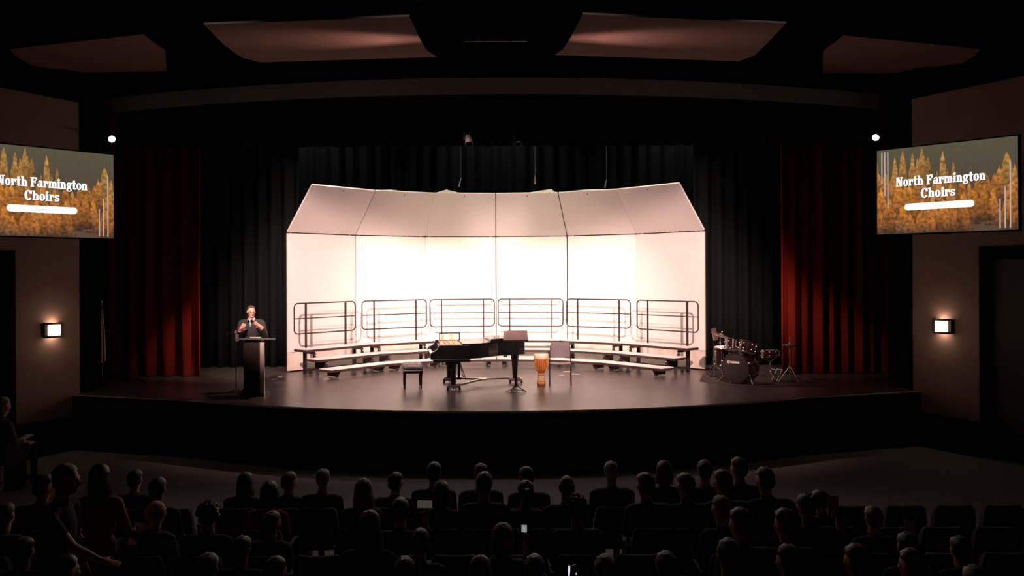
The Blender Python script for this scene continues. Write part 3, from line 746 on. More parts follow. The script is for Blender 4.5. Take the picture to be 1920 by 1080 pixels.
# lid: flat rear lid and the folded front flap on top of it
lid = [(0.64, 0.0), (0.80, 0.0), (0.99, 0.05), (1.21, 0.25), (1.43, 0.49), (1.66, 0.60), (1.9, 0.66), (2.04, 0.79), (2.08, 1.0), (2.02, 1.26), (1.81, 1.44), (0.64, 1.47)]
mb = MB(); mb.prism(lid, 0.91, 0.93); mb.build('lid', M_piano, t, False, 0.006)
mb = MB(); mb.prism([(1.24, 0.32), (1.43, 0.50), (1.66, 0.61), (1.9, 0.67), (2.04, 0.80), (2.06, 1.0), (2.0, 1.24), (1.80, 1.42), (1.24, 1.44)], 0.935, 0.985); mb.build('lid_flap', M_piano, t, False, 0.006)
for lx, ly in ((0.46, 0.14), (0.46, 1.30), (1.84, 1.0)):
    lg = MB(); lg.lathe([(0.055, 0.10), (0.05, 0.13), (0.06, 0.30), (0.075, 0.50), (0.085, 0.52), (0.085, 0.625)], (lx, ly, 0), n=6); lo = lg.build('leg', M_piano, t, False)
    mb = MB(); mb.cyl((lx - 0.015, ly, 0.035), (lx + 0.015, ly, 0.035), 0.034, n=14); mb.bar((lx, ly, 0.03), (lx, ly, 0.10), 0.05, 0.03, (1, 0, 0)); mb.build('caster', M_chrome, lo)
mb = MB(); mb.cyl((0.75, 0.62, 0.16), (0.62, 0.70, 0.56), 0.008, n=6); mb.cyl((0.72, 0.8, 0.16), (0.62, 0.8, 0.56), 0.008, n=6); mb.box((0.62, 0.75, 0.36), (0.05, 0.16, 0.36)); mb.box((0.62, 0.75, 0.16), (0.1, 0.3, 0.05)); mb.build('pedal_lyre', M_piano, t, False)
# Y shaped transport dolly round the feet
t2 = thing('piano_dolly', 'metal Y-shaped transport dolly around the piano feet', 'dolly', PO, PR)
hub = (1.12, 0.80, 0.115)
for e in ((0.58, 0.17, 0.085), (0.58, 1.27, 0.085), (1.72, 1.0, 0.10)):
    mb = MB(); mb.bar(e, hub, 0.05, 0.035); mb.build('arm', M_alum, t2, False)
mb = MB(); mb.box(hub, (0.16, 0.16, 0.045)); mb.build('hub_plate', M_alum, t2, False, 0.005)
for (lx, ly) in ((0.46, 0.14), (0.46, 1.30), (1.84, 1.0)):
    mb = MB()
    for sx, sy in ((-1, 0), (1, 0)):
        mb.box((lx + sx * 0.12, ly, 0.07), (0.02, 0.22, 0.07))
    for sy in (-1, 1): mb.box((lx, ly + sy * 0.11, 0.07), (0.26, 0.02, 0.05))
    mb.build('foot_cradle', M_alum, t2, False)
    for sx, sy in ((-1, -1), (1, -1), (0.5, 1)):
        mb = MB(); c = Vector((lx + sx * 0.12, ly + sy * 0.13, 0.04)); mb.cyl(c - Vector((0.018, 0, 0)), c + Vector((0.018, 0, 0)), 0.04, n=12); mb.build('wheel', M_steel, t2)

# piano bench
t = thing('piano_bench', 'tufted black leather piano bench with four turned legs', 'bench', at(772, 725, 17.5) * Vector((1, 1, 0)) if False else (at(772, 724, 17.5).x, 17.55, 0), math.radians(8))
mb = MB(); nx, ny = 9, 15; vs, fs = [], []
for j in range(ny + 1):
    for i in range(nx + 1):
        x, y = (i / nx - .5) * 0.43, (j / ny - .5) * 0.70
        e = min(1, 6 * min(i / nx, 1 - i / nx)) * min(1, 8 * min(j / ny, 1 - j / ny))
        vs.append((x, y, 0.455 + 0.05 * e ** .5 - 0.018 * abs(math.cos(i * pi / 3) * math.cos(j * pi / 3))))
for j in range(ny):
    for i in range(nx): q = j * (nx + 1) + i; fs.append((q, q + 1, q + nx + 2, q + nx + 1))
mb.add(vs, fs); o = mb.build('cushion', M_leather, t); sm = o.modifiers.new('cushion', 'SOLIDIFY'); sm.thickness = 0.10
mb = MB()
for i in range(2):
    for j in range(4): mb.ell(((i - .5) * 0.145, (j - 1.5) * 0.14, 0.492), (0.009, 0.009, 0.006), 8, 6)
mb.build('tuft_buttons', M_leather, o)
mb = MB(); mb.box((0, 0, 0.35), (0.40, 0.66, 0.07)); mb.build('apron', M_piano, t, False, 0.012)
mb = MB(); mb.ell((0, -0.335, 0.36), (0.022, 0.012, 0.018), 10, 6); mb.build('crank_knob', M_brown, t)
for sx in (-1, 1):
    for sy in (-1, 1):
        mb = MB(); mb.lathe([(0.012, 0), (0.016, 0.03), (0.014, 0.06), (0.02, 0.1), (0.019, 0.2), (0.026, 0.3), (0.028, 0.35)], (sx * 0.165, sy * 0.29, 0), n=10); mb.build('leg', M_piano, t)

# music stand in front of the piano
p = at(966, 734, 16.75)
t = thing('music_stand', 'dark music stand with a broad desk in front of the piano tail', 'music stand', (p.x, 16.75, 0))
mb = MB(); mb.cyl((0, 0, 0.1), (0, 0, 0.62), 0.014, n=10); mb.cyl((0, 0, 0.6), (0, 0, 1.06), 0.010, n=10); mb.build('pole', M_steel, t)
mb = MB(); mb.cyl((0, 0, 0.58), (0, 0, 0.64), 0.02, n=10); mb.build('collar', M_steel, t)
q = Euler((math.radians(-62), 0, 0)).to_matrix()
mb = MB(); mb.prism([(-0.245, -0.17), (0.245, -0.17), (0.235, 0.17), (-0.145, 0.175), (-0.155, 0.16), (-0.235, 0.155)], -0.004, 0.004)
qq = Euler((math.radians(32), 0, 0)).to_matrix()
mb.v = [tuple(qq @ Vector(a) + Vector((0.0, 0.03, 1.105))) for a in mb.v]; dk = mb.build('desk', M_desk, t, False)
mb = MB(); mb.v = []; mb.bar((-0.245, -0.125, 1.015), (0.245, -0.125, 1.015), 0.02, 0.03); mb.build('ledge', M_steel, dk, False)
for k in range(3):
    a = math.radians(90 + 120 * k + 30)
    e = Vector((0.21 * math.cos(a), 0.21 * math.sin(a), 0.012))
    mb = MB(); mb.tube([(0, 0, 0.16), e * 0.5 + Vector((0, 0, 0.06)), e], 0.009, 8); mb.build('leg', M_steel, t)
mb = MB(); rr = [(0.19 * math.cos(2 * pi * k / 18) , 0.19 * math.sin(2 * pi * k / 18), 0.02) for k in range(18)]; mb.tube(rr, 0.006, 6, closed=True); mb.build('base_ring', M_steel, t)

# djembe
p = at(1014, 721, 17.8)
t = thing('djembe', 'goblet shaped orange wooden hand drum beside the chair', 'drum', (p.x, 17.8, 0))
mb = MB(); mb.lathe([(0.085, 0.0), (0.088, 0.03), (0.078, 0.08), (0.07, 0.16), (0.064, 0.24), (0.066, 0.27), (0.09, 0.30), (0.125, 0.37), (0.142, 0.46), (0.148, 0.56), (0.146, 0.60)], n=32); bw = mb.build('bowl', M_wood, t)
mb = MB(); mb.lathe([(0.155, 0.555), (0.158, 0.59), (0.152, 0.635), (0.145, 0.642), (0.0005, 0.646)], n=32); mb.build('drum_skin', M_skinhead, t)
mb = MB(); mb.lathe([(0.0905, 0.035), (0.0935, 0.055), (0.0905, 0.075)], n=28); mb.build('foot_ring', M_rope, t)
mb = MB(); mb.lathe([(0.0785, 0.09), (0.0765, 0.15), (0.072, 0.205)], n=28); mb.build('carved_band', M_cream, t)
mb = MB(); mb.lathe([(0.0735, 0.22), (0.076, 0.232), (0.0735, 0.245)], n=28); mb.build('waist_ring', M_rope, t)
for k in range(22):
    a = 2 * pi * k / 22
    mb = MB(); mb.tube([((r + .004) * math.cos(a), (r + .004) * math.sin(a), z) for r, z in ((0.092, 0.30), (0.127, 0.37), (0.144, 0.46), (0.150, 0.56))], 0.0045, 5); mb.build('rope', M_rope, t)

# orchestra chair
p = at(1050, 722, 17.85)
t = thing('orchestra_chair', 'grey plastic orchestra chair on thin legs beside the djembe', 'chair', (p.x, 17.9, 0), math.radians(-4))
def slab_grid(w0, w1, h, curve, thick, fn, name, m, parent):
    mb = MB(); nx, nz = 8, 4; vs, fs = [], []
    for l in (0, 1):
        for j in range(nz + 1):
            for i in range(nx + 1):
                u, v = i / nx - .5, j / nz; wd = w0 + (w1 - w0) * v
                vs.append(fn(u * wd, v * h, curve * (1 - 4 * u * u), l * thick))
    k = (nx + 1) * (nz + 1)
    for j in range(nz):
        for i in range(nx):
            q = j * (nx + 1) + i; fs += [(q, q + 1, q + nx + 2, q + nx + 1), (k + q, k + q + nx + 1, k + q + nx + 2, k + q + 1)]
    for j in range(nz):
        for i in (0, nx): q = j * (nx + 1) + i; fs.append((q, q + nx + 1, k + q + nx + 1, k + q))
    for i in range(nx):
        for j in (0, nz): q = j * (nx + 1) + i; fs.append((q, q + 1, k + q + 1, k + q))
    mb.add(vs, fs); return mb.build(name, m, parent, True, 0.006)
slab_grid(0.44, 0.39, 0.33, 0.03, 0.014, lambda u, v, c, l: (u, 0.19 + 0.06 * v + c + l, 0.535 + v), 'backrest', M_grey, t)
slab_grid(0.43, 0.43, 0.40, -0.012, 0.022, lambda u, v, c, l: (u, -0.22 + v, 0.425 + c * 1.0 - 0.02 * v + l + 0.012), 'seat', M_grey, t)
for sx in (-1, 1):
    mb = MB(); mb.tube([(sx * 0.222, -0.24, 0.0), (sx * 0.222, -0.20, 0.41), (sx * 0.222, -0.17, 0.425)], 0.012, 8); mb.build('leg', M_brown, t)
    mb = MB(); mb.tube([(sx * 0.222, 0.26, 0.0), (sx * 0.222, 0.20, 0.40), (sx * 0.222, 0.19, 0.50), (sx * 0.2, 0.235, 0.80)], 0.012, 8); mb.build('leg', M_brown, t)
    mb = MB(); mb.tube([(sx * 0.222, -0.21, 0.41), (sx * 0.222, 0.20, 0.395)], 0.012, 8); mb.build('side_rail', M_brown, t)
    mb = MB(); mb.ell((sx * 0.222, -0.205, 0.40), (0.02, 0.02, 0.02), 8, 6); mb.build('glide', M_chrome, t)

# white tape marks and a loose cable on the stage
for k, (px, py, D, a, L) in enumerate(((1062, 694, 20.2, 0.1, .18), (1078, 698, 19.7, -0.3, .2), (1052, 700, 19.5, 0.4, .14), (998, 709, 18.7, 0.05, .16), (612, 705, 19.0, 0.3, .12), (514, 706, 19.0, 0.7, .14), (524, 700, 19.4, 0.1, .10))):
    x = (px - 930) / (FPX / D)
    mb = MB(); mb.box((0, 0, 0.0015), (L, 0.03, 0.003)); o = mb.build('spike_tape', M_tape, None, False)
    o.location = (x, D, -0.0035); o.rotation_euler = (0, 0, a)
    tag(o, ['white floor tape mark behind the chair, nearest the risers', 'white floor tape mark behind the chair, on the drum kit side', 'short white floor tape mark behind the chair seat', 'white floor tape mark between the piano tail and djembe', 'white floor tape mark in front of the end riser',
            'slanted white floor tape mark beside the lectern', 'small white floor tape mark by the shell end near the lectern'][k], 'tape mark', 'white tape marks')

# ================================================================== LECTERN, MICROPHONES
p = at(477, 741, 16.5); LX, LY = p.x, 16.55
t = thing('lectern', 'tall dark wooden lectern with a slanted top', 'lectern', (LX, LY, 0), math.radians(2))
mb = MB(); mb.box((-0.035, 0, 0.55), (0.31, 0.32, 1.02)); mb.build('body', M_lectern, t, False, 0.006)
mb = MB(); mb.box((0.162, -0.13, 0.545), (0.08, 0.06, 1.01)); mb.build('corner_post', M_post, t, False, 0.004)
mb = MB(); mb.box((-0.02, 0.0, 0.03), (0.44, 0.42, 0.05)); mb.build('base', M_lectern, t, False, 0.006)
mb = MB(); mb.hexa([(-0.31, -0.24, 1.085), (0.33, -0.24, 1.085), (0.33, 0.24, 1.045), (-0.31, 0.24, 1.045), (-0.31, -0.24, 1.115), (0.33, -0.24, 1.115), (0.33, 0.24, 1.075), (-0.31, 0.24, 1.075)]); mb.build('top', M_lecedge, t, False, 0.006)
for sx, sy in ((-0.2, -0.18), (0.2, -0.18), (-0.2, 0.18), (0.2, 0.18)):
    mb = MB(); mb.cyl((sx - 0.012, sy, 0.0275), (sx + 0.012, sy, 0.0275), 0.0275, n=10); mb.build('caster', M_chrome, t)
mb = MB(); mb.box((0, 0, 0.006), (0.20, 0.15, 0.012)); o = mb.build('folded_notes', M_paper, None, False); o.location = (LX + 0.03, LY - 0.08, 1.112); o.rotation_euler = (math.radians(-4.8), 0, 0.1)
tag(o, 'white folded notes lying on the lectern top', 'paper')
t = thing('microphone_stand', 'black boom microphone stand beside the lectern', 'microphone stand', (LX - 0.40, 16.62, 0))
mb = MB(); mb.cyl((0, 0, 0.05), (0, 0, 1.16), 0.011, n=8); mb.build('pole', M_steel, t)
mb = MB(); mb.tube([(0.12, 0.0, 1.27), (0, 0, 1.22), (-0.2, -0.02, 1.16)], 0.008, 6); mb.build('boom_arm', M_steel, t)
mb = MB(); mb.ell((0, 0, 1.2), (0.025, 0.025, 0.05), 10, 8); mb.build('boom_clutch', M_desk, t)
mb = MB(); mb.cyl((0.10, -0.03, 1.26), (0.19, -0.03, 1.295), 0.014, 0.024, n=10); mb.build('microphone', M_desk, t)
mb = MB(); mb.box((0.03, -0.02, 1.10), (0.06, 0.04, 0.13)); mb.build('cable_box', M_desk, t, False, 0.006)
for k in range(3):
    a = math.radians(40 + 120 * k); mb = MB(); mb.tube([(0, 0, 0.09), (0.26 * math.cos(a), 0.26 * math.sin(a), 0.012)], 0.009, 6); mb.build('leg', M_steel, t)

# ================================================================== PEOPLE
def fused(prims, voxel, smooth=4):
    mb = MB()
    for q in prims:
        if q[0] == 'c':
            p0, p1, r0, r1 = Vector(q[1]), Vector(q[2]), q[3], q[4]
            n = max(2, int((p1 - p0).length / max(0.4 * min(r0, r1), 0.004)))
            n = min(n, 4)
            path = [p0.lerp(p1, k / n) for k in range(n + 1)]
            mb.tube(path, [r0 + (r1 - r0) * k / n for k in range(n + 1)], 12)
            mb.ell(p0, (r0, r0, r0), 12, 8); mb.ell(p1, (r1, r1, r1), 12, 8)
        else:
            mb.ell(q[1], q[2], 16, 12, q[3] if len(q) > 3 else None)
    me = mb.mesh('tmp', [M_skin]); o = bpy.data.objects.new('tmp', me); COL.objects.link(o)
    r = o.modifiers.new('r', 'REMESH'); r.mode = 'VOXEL'; r.voxel_size = voxel
    s = o.modifiers.new('s', 'SMOOTH'); s.iterations = smooth; s.factor = 0.5
    bpy.context.view_layer.update()
    ev = o.evaluated_get(DEPS()); out = bpy.data.meshes.new_from_object(ev)
    bpy.data.objects.remove(o); bpy.data.meshes.remove(me)
    out.polygons.foreach_set('use_smooth', [True] * len(out.polygons))
    return out
def paint(me, mats, fn):
    me.materials.clear()
    for q in mats: me.materials.append(q)
    idx = [fn(p.center) for p in me.polygons]
    me.polygons.foreach_set('material_index', idx)
def put(me, name, parent=None):
    o = bpy.data.objects.new(name, me); COL.objects.link(o)
    if parent is not None: o.parent = parent
    return o
def head_prims(c, yaw=0.0, pitch=0.0, sc=1.0):
    # a head facing -Y when yaw = 0
    R = Matrix.Rotation(yaw, 3, 'Z') @ Matrix.Rotation(pitch, 3, 'X'); c = Vector(c)
    T = lambda v: c + R @ (Vector(v) * sc)
    out = [('e', T((0, 0.012, 0.03)), (0.076 * sc, 0.096 * sc, 0.088 * sc), R), ('e', T((0, -0.022, -0.03)), (0.060 * sc, 0.070 * sc, 0.085 * sc), R),
           ('e', T((0, -0.062, -0.088)), (0.030 * sc, 0.026 * sc, 0.022 * sc), R),
           ('c', T((0, -0.088, 0.012)), T((0, -0.112, -0.026)), 0.010 * sc, 0.015 * sc),
           ('e', T((0, -0.084, 0.022)), (0.052 * sc, 0.014 * sc, 0.010 * sc), R),
           ('e', T((0, -0.086, -0.055)), (0.028 * sc, 0.012 * sc, 0.010 * sc), R)]
    for sx in (-1, 1):
        out += [('e', T((sx * 0.078, 0.012, -0.004)), (0.010 * sc, 0.020 * sc, 0.032 * sc), R), ('e', T((sx * 0.040, -0.066, -0.020)), (0.024 * sc, 0.022 * sc, 0.022 * sc), R)]
    return out, T, R

def hand_prims(wrist, fdir, palm_n, side, curl=0.35, ln=1.0):
    # wrist point, finger direction, palm normal, side = where the thumb leaves
    w_, f, n = Vector(wrist), Vector(fdir).normalized(), Vector(palm_n).normalized()
    s = f.cross(n).normalized() * side; n = s.cross(f).normalized() * side
    n = n if n.dot(Vector(palm_n)) > 0 else -n
    pr = []
    palm = w_ + f * 0.05 * ln
    R = Matrix((s, f, n)).transposed()
    pr.append(('e', palm, (0.043, 0.055, 0.017), R)); pr.append(('c', w_ - f * 0.01, w_ + f * 0.03, 0.026, 0.03))
    for k, (o, L) in enumerate(((0.030, 0.070), (0.011, 0.080), (-0.009, 0.075), (-0.029, 0.058))):
        b0 = w_ + f * 0.092 * ln + s * o
        d1 = (f + s * o * 3 + n * curl * 0.4).normalized(); b1 = b0 + d1 * L * 0.5
        d2 = (f + s * o * 3 + n * curl * 1.4).normalized(); b2 = b1 + d2 * L * 0.5
        pr += [('c', b0, b1, 0.0095, 0.009), ('c', b1, b2, 0.009, 0.0075)]
    b0 = w_ + f * 0.03 + s * 0.03; b1 = b0 + (s * 0.8 + f * 0.7 + n * 0.2).normalized() * 0.042; b2 = b1 + (s * 0.35 + f * 0.9 + n * 0.3).normalized() * 0.034
    pr += [('c', b0, b1, 0.014, 0.011), ('c', b1, b2, 0.011, 0.009)]
    return pr

# ---- the speaker at the lectern
SX = at(471, 600, 17.05).x
hp, T, R = head_prims((0.0, -0.01, 1.585), math.radians(28), math.radians(4), 0.98)
wl, wr = Vector((-0.145, -0.27, 1.24)), Vector((0.265, -0.25, 1.30))       # viewer's left / right wrist
body = hp + [
    ('c', (0, 0.02, 1.40), (0, 0.0, 1.52), 0.062, 0.056),
    ('e', (0, 0.02, 1.24), (0.185, 0.125, 0.24)), ('e', (0, 0.02, 0.98), (0.175, 0.125, 0.2)), ('c', (-0.155, 0.02, 1.375), (0.155, 0.02, 1.375), 0.068, 0.068),
    ('e', (0, 0.03, 0.88), (0.17, 0.13, 0.13)),
    ('c', (-0.205, 0.02, 1.36), (-0.265, -0.02, 1.09), 0.066, 0.054), ('c', (-0.265, -0.02, 1.09), wl + Vector((-0.015, 0.02, -0.02)), 0.054, 0.040),
    ('c', (0.205, 0.02, 1.36), (0.29, -0.02, 1.10), 0.066, 0.054), ('c', (0.29, -0.02, 1.10), wr + Vector((0.005, 0.02, -0.02)), 0.054, 0.040),
    ('c', (-0.09, 0.03, 0.86), (-0.10, 0.01, 0.47), 0.092, 0.064), ('c', (-0.10, 0.01, 0.47), (-0.105, 0.04, 0.09), 0.060, 0.042),
    ('c', (0.09, 0.03, 0.86), (0.10, 0.01, 0.47), 0.092, 0.064), ('c', (0.10, 0.01, 0.47), (0.105, 0.04, 0.09), 0.060, 0.042),
    ('c', (-0.105, 0.05, 0.045), (-0.12, -0.13, 0.035), 0.045, 0.035), ('c', (0.105, 0.05, 0.045), (0.12, -0.13, 0.035), 0.045, 0.035)]
h1 = hand_prims(wl, (0.55, -0.25, 0.70), (0.3, 0.5, 0.55), -1, 0.4)
h2 = hand_prims(wr, (-0.66, -0.2, 0.45), (-0.1, 0.6, 0.5), 1, 0.4)
me = fused(body + h1 + h2, 0.0075, 3)
def fn(c):
    if c.z > 1.475 and c.y < 0.12: return 0
    if (c - wl - Vector((0.04, -0.02, 0.04))).length < 0.105 and c.y < -0.19: return 0
    if (c - wr - Vector((-0.06, -0.02, 0.03))).length < 0.125 and c.y < -0.19: return 0
    if c.z > 1.415 and abs(c.x) < 0.075: return 2
    if c.y < -0.06 and 1.22 < c.z < 1.45 and 1.28 < c.z and abs(c.x - 0.005) < 0.20 * (c.z - 1.28): return 2
    if c.z < 0.085: return 3
    return 1
paint(me, [M_skin, M_jacket, M_shirt, M_black], fn)
sp = put(me, 'person'); sp.location = (SX, 17.05, 0)
tag(sp, 'man in glasses and dark grey jacket gesturing with both hands behind the lectern', 'person')
mb = MB(); mb.ell(T((0, 0.022, 0.045)), (0.084, 0.100, 0.088), 20, 12, R @ Matrix.Rotation(math.radians(-24), 3, 'X'), cut=0.06)
mb.ell(T((0, 0.06, 0.01)), (0.076, 0.062, 0.075), 16, 10, R); mb.build('hair', M_hairb, sp)
mb = MB()
for sx in (-1, 1):
    ring = [T((sx * 0.034 + 0.026 * math.cos(2 * pi * k / 14), -0.104, 0.004 + 0.02 * math.sin(2 * pi * k / 14))) for k in range(14)]
    mb.tube(ring, 0.0028, 5, closed=True); mb.tube([T((sx * 0.06, -0.10, 0.008)), T((sx * 0.082, -0.02, 0.008)), T((sx * 0.082, 0.02, 0.0))], 0.0025, 5)
mb.tube([T((-0.008, -0.106, 0.008)), T((0.008, -0.106, 0.008))], 0.0028, 5); mb.build('glasses', M_brown, sp)
for sx in (-1, 1):
    mb = MB(); mb.ell(T((sx * 0.034, -0.086, 0.003)), (0.012, 0.008, 0.007), 10, 6, R); mb.build('eye', M_hairb, sp)
mb = MB(); mb.ell(T((0, -0.098, -0.056)), (0.024, 0.006, 0.004), 10, 6, R); mb.build('mouth', mat('lips', (0.35, 0.1, 0.09), 0.5), sp)
mb = MB()
for sx in (-1, 1): mb.hexa([(sx * 0.012, -0.125, 1.40), (sx * 0.05, -0.105, 1.385), (sx * 0.05, -0.095, 1.385), (sx * 0.012, -0.115, 1.40), (sx * 0.012, -0.125, 1.42), (sx * 0.05, -0.105, 1.445), (sx * 0.05, -0.095, 1.445), (sx * 0.012, -0.115, 1.42)])
mb.build('bow_tie', M_black, sp, False)

# ---- the audience, seen from behind: bodies face +Y
M_tops = [mat('dark_top_%s' % n, c, 0.9, var=0.25, scale=30) for n, c in (('black', (0.02, 0.02, 0.022)), ('navy', (0.02, 0.025, 0.05)), ('grey', (0.09, 0.09, 0.095)), ('brown', (0.06, 0.045, 0.035)), ('green', (0.03, 0.05, 0.04)))]
M_topred = mat('red_top', (0.32, 0.012, 0.03), 0.9)
M_toprose = mat('rose_top', (0.45, 0.16, 0.15), 0.9)
M_topwhite = mat('pale_top', (0.35, 0.34, 0.33), 0.9)
HC = {'dark': mat('dark_hair', (0.04, 0.033, 0.03), 0.5, var=0.4, scale=60), 'brown': mat('mid_brown_hair', (0.12, 0.08, 0.058), 0.5, var=0.4, scale=60),
      'blond': mat('blond_hair', (0.30, 0.20, 0.11), 0.5, var=0.35, scale=60), 'grey': mat('grey_hair', (0.30, 0.28, 0.26), 0.6, var=0.3, scale=60), 'white': mat('white_hair', (0.52, 0.50, 0.47), 0.6, var=0.2, scale=60)}
def seated(shw, tilt, yaw, hold=0):
    hp, T, R = head_prims((tilt, 0.03, 1.135), pi + yaw, 0.05, 1.0)
    pr = hp + [('c', (tilt * .5, -0.02, 0.93), (tilt, 0.02, 1.07), 0.062, 0.056), ('e', (0, -0.05, 0.76), (shw * .92, 0.125, 0.235)), ('e', (0, -0.04, 0.55), (0.175, 0.135, 0.12)),
               ('c', (-shw * .78, -0.05, 0.915), (shw * .78, -0.05, 0.915), 0.066, 0.066)]
    for sx in (-1, 1):
        if hold == sx:
            el, wr = (sx * (shw + 0.05), 0.14, 0.72), (sx * (shw + 0.03), 0.33, 0.93)
        else:
            el, wr = (sx * (shw + 0.025), 0.02, 0.66), (sx * 0.09, 0.25, 0.62)
        pr += [('c', (sx * shw, -0.05, 0.905), el, 0.060, 0.048), ('c', el, wr, 0.046, 0.033),
               ('c', (sx * 0.09, -0.02, 0.54), (sx * 0.11, 0.40, 0.53), 0.088, 0.062), ('c', (sx * 0.11, 0.40, 0.53), (sx * 0.11, 0.42, 0.10), 0.058, 0.042),
               ('c', (sx * 0.11, 0.40, 0.045), (sx * 0.12, 0.56, 0.035), 0.044, 0.034)]
        f = (0, 0.25, 1) if hold == sx else (-sx * 0.6, 0.75, -0.1)
        pr += hand_prims(wr, f, (-sx * 0.5, 0.6, -0.2) if hold == sx else (0, 0, -1), -sx if hold != sx else sx, 0.5)
    me = fused(pr, 0.016, 3)
    hands = [Vector((sx * (shw + 0.03), 0.36, 1.0)) if hold == sx else Vector((sx * 0.05, 0.32, 0.61)) for sx in (-1, 1)]
    def fn(c):
        if c.z > 1.0 and abs(c.x - tilt) < 0.13 and c.y > -0.12 and c.y < 0.2: return 0
        if any((c - h).length < 0.12 for h in hands): return 0
        return 1 if c.z > 0.50 and c.y < 0.18 or c.z > 0.66 else 2
    paint(me, [M_skin, M_tops[0], mat('dark_trousers', (0.02, 0.02, 0.024), 0.9)], fn)
    return me, T, R
def standing_f(pose):
    # pose 'reach': turned to +X, near arm stretched forward and down; pose 'walk': facing +Y
    hp, T, R = head_prims((0.0, 0.03, 1.635) if pose == 'walk' else (0.05, 0.0, 1.62), pi if pose == 'walk' else pi / 2, 0.05, 1.0)
    if pose == 'walk':
        pr = hp + [('c', (0, 0, 1.44), (0, 0.02, 1.57), 0.055, 0.05), ('e', (0, 0, 1.24), (0.165, 0.115, 0.24)), ('e', (0, 0, 0.98), (0.165, 0.125, 0.18)), ('c', (-0.13, 0, 1.41), (0.13, 0, 1.41), 0.058, 0.058),
                   ('c', (-0.175, 0, 1.40), (-0.23, 0.0, 1.12), 0.055, 0.042), ('c', (-0.23, 0, 1.12), (-0.2, 0.16, 0.95), 0.040, 0.030),
                   ('c', (0.175, 0, 1.40), (0.26, 0.02, 1.15), 0.058, 0.045), ('c', (0.26, 0.02, 1.15), (0.24, 0.20, 1.04), 0.040, 0.030)]
        pr += hand_prims((-0.2, 0.16, 0.95), (0.1, 0.8, -0.4), (0.8, 0, -0.3), 1) + hand_prims((0.24, 0.20, 1.04), (-0.2, 0.9, 0.1), (-0.8, 0, 0.2), -1)
        for sx, dy in ((-1, 0.10), (1, -0.06)):
            pr += [('c', (sx * 0.085, 0, 0.92), (sx * 0.09, dy * .7, 0.5), 0.09, 0.06), ('c', (sx * 0.09, dy * .7, 0.5), (sx * 0.09, dy, 0.08), 0.058, 0.04), ('c', (sx * 0.09, dy, 0.04), (sx * 0.095, dy + 0.17, 0.035), 0.042, 0.032)]
        hands = [Vector((-0.2, 0.22, 0.93)), Vector((0.22, 0.27, 1.04))]
    else:
        pr = hp + [('c', (0.0, 0, 1.42), (0.03, 0.0, 1.55), 0.062, 0.056), ('e', (-0.02, 0, 1.22), (0.135, 0.175, 0.25)), ('e', (-0.03, 0, 0.98), (0.145, 0.17, 0.18)), ('c', (-0.01, -0.14, 1.39), (-0.01, 0.14, 1.39), 0.064, 0.064),
                   ('c', (0.0, -0.19, 1.37), (0.18, -0.21, 1.15), 0.060, 0.048), ('c', (0.18, -0.21, 1.15), (0.40, -0.19, 1.03), 0.044, 0.032),
                   ('c', (0.0, 0.19, 1.37), (0.0, 0.22, 1.08), 0.060, 0.048), ('c', (0.0, 0.22, 1.08), (0.10, 0.2, 0.84), 0.044, 0.032)]
        pr += hand_prims((0.40, -0.19, 1.03), (0.9, 0.1, -0.2), (0, 0.4, -0.8), 1) + hand_prims((0.10, 0.2, 0.84), (0.3, 0, -0.9), (0, -0.9, 0), 1)
        for sy, dx in ((-1, 0.08), (1, -0.10)):
            pr += [('c', (-0.02, sy * 0.085, 0.92), (dx * .5, sy * 0.09, 0.5), 0.09, 0.062), ('c', (dx * .5, sy * 0.09, 0.5), (dx - 0.03, sy * 0.09, 0.08), 0.058, 0.042), ('c', (dx - 0.03, sy * 0.09, 0.04), (dx + 0.15, sy * 0.095, 0.035), 0.044, 0.034)]
        hands = [Vector((0.47, -0.18, 1.02)), Vector((0.12, 0.2, 0.78))]
    me = fused(pr, 0.013, 3)
    def fn(c):
        if c.z > 1.475: return 0
        if any((c - h).length < 0.115 for h in hands): return 0
        if pose == 'reach' and c.x > 0.16 and c.y < -0.1 and c.z > 0.9: return 0
        if c.z < 0.09: return 2
        return 1 if c.z > 0.93 else 2
    paint(me, [M_skin, M_tops[0], mat('dark_trousers', (0.02, 0.02, 0.024), 0.9)], fn)
    return me, T, R
BODY = {'m': seated(0.20, 0.0, 0.0), 'w': seated(0.175, 0.01, 0.1), 'l': seated(0.195, -0.035, 0.45), 'r': seated(0.19, 0.035, -0.5), 'hl': seated(0.19, 0.0, 0.0, -1), 'hr': seated(0.19, 0.0, 0.0, 1)}
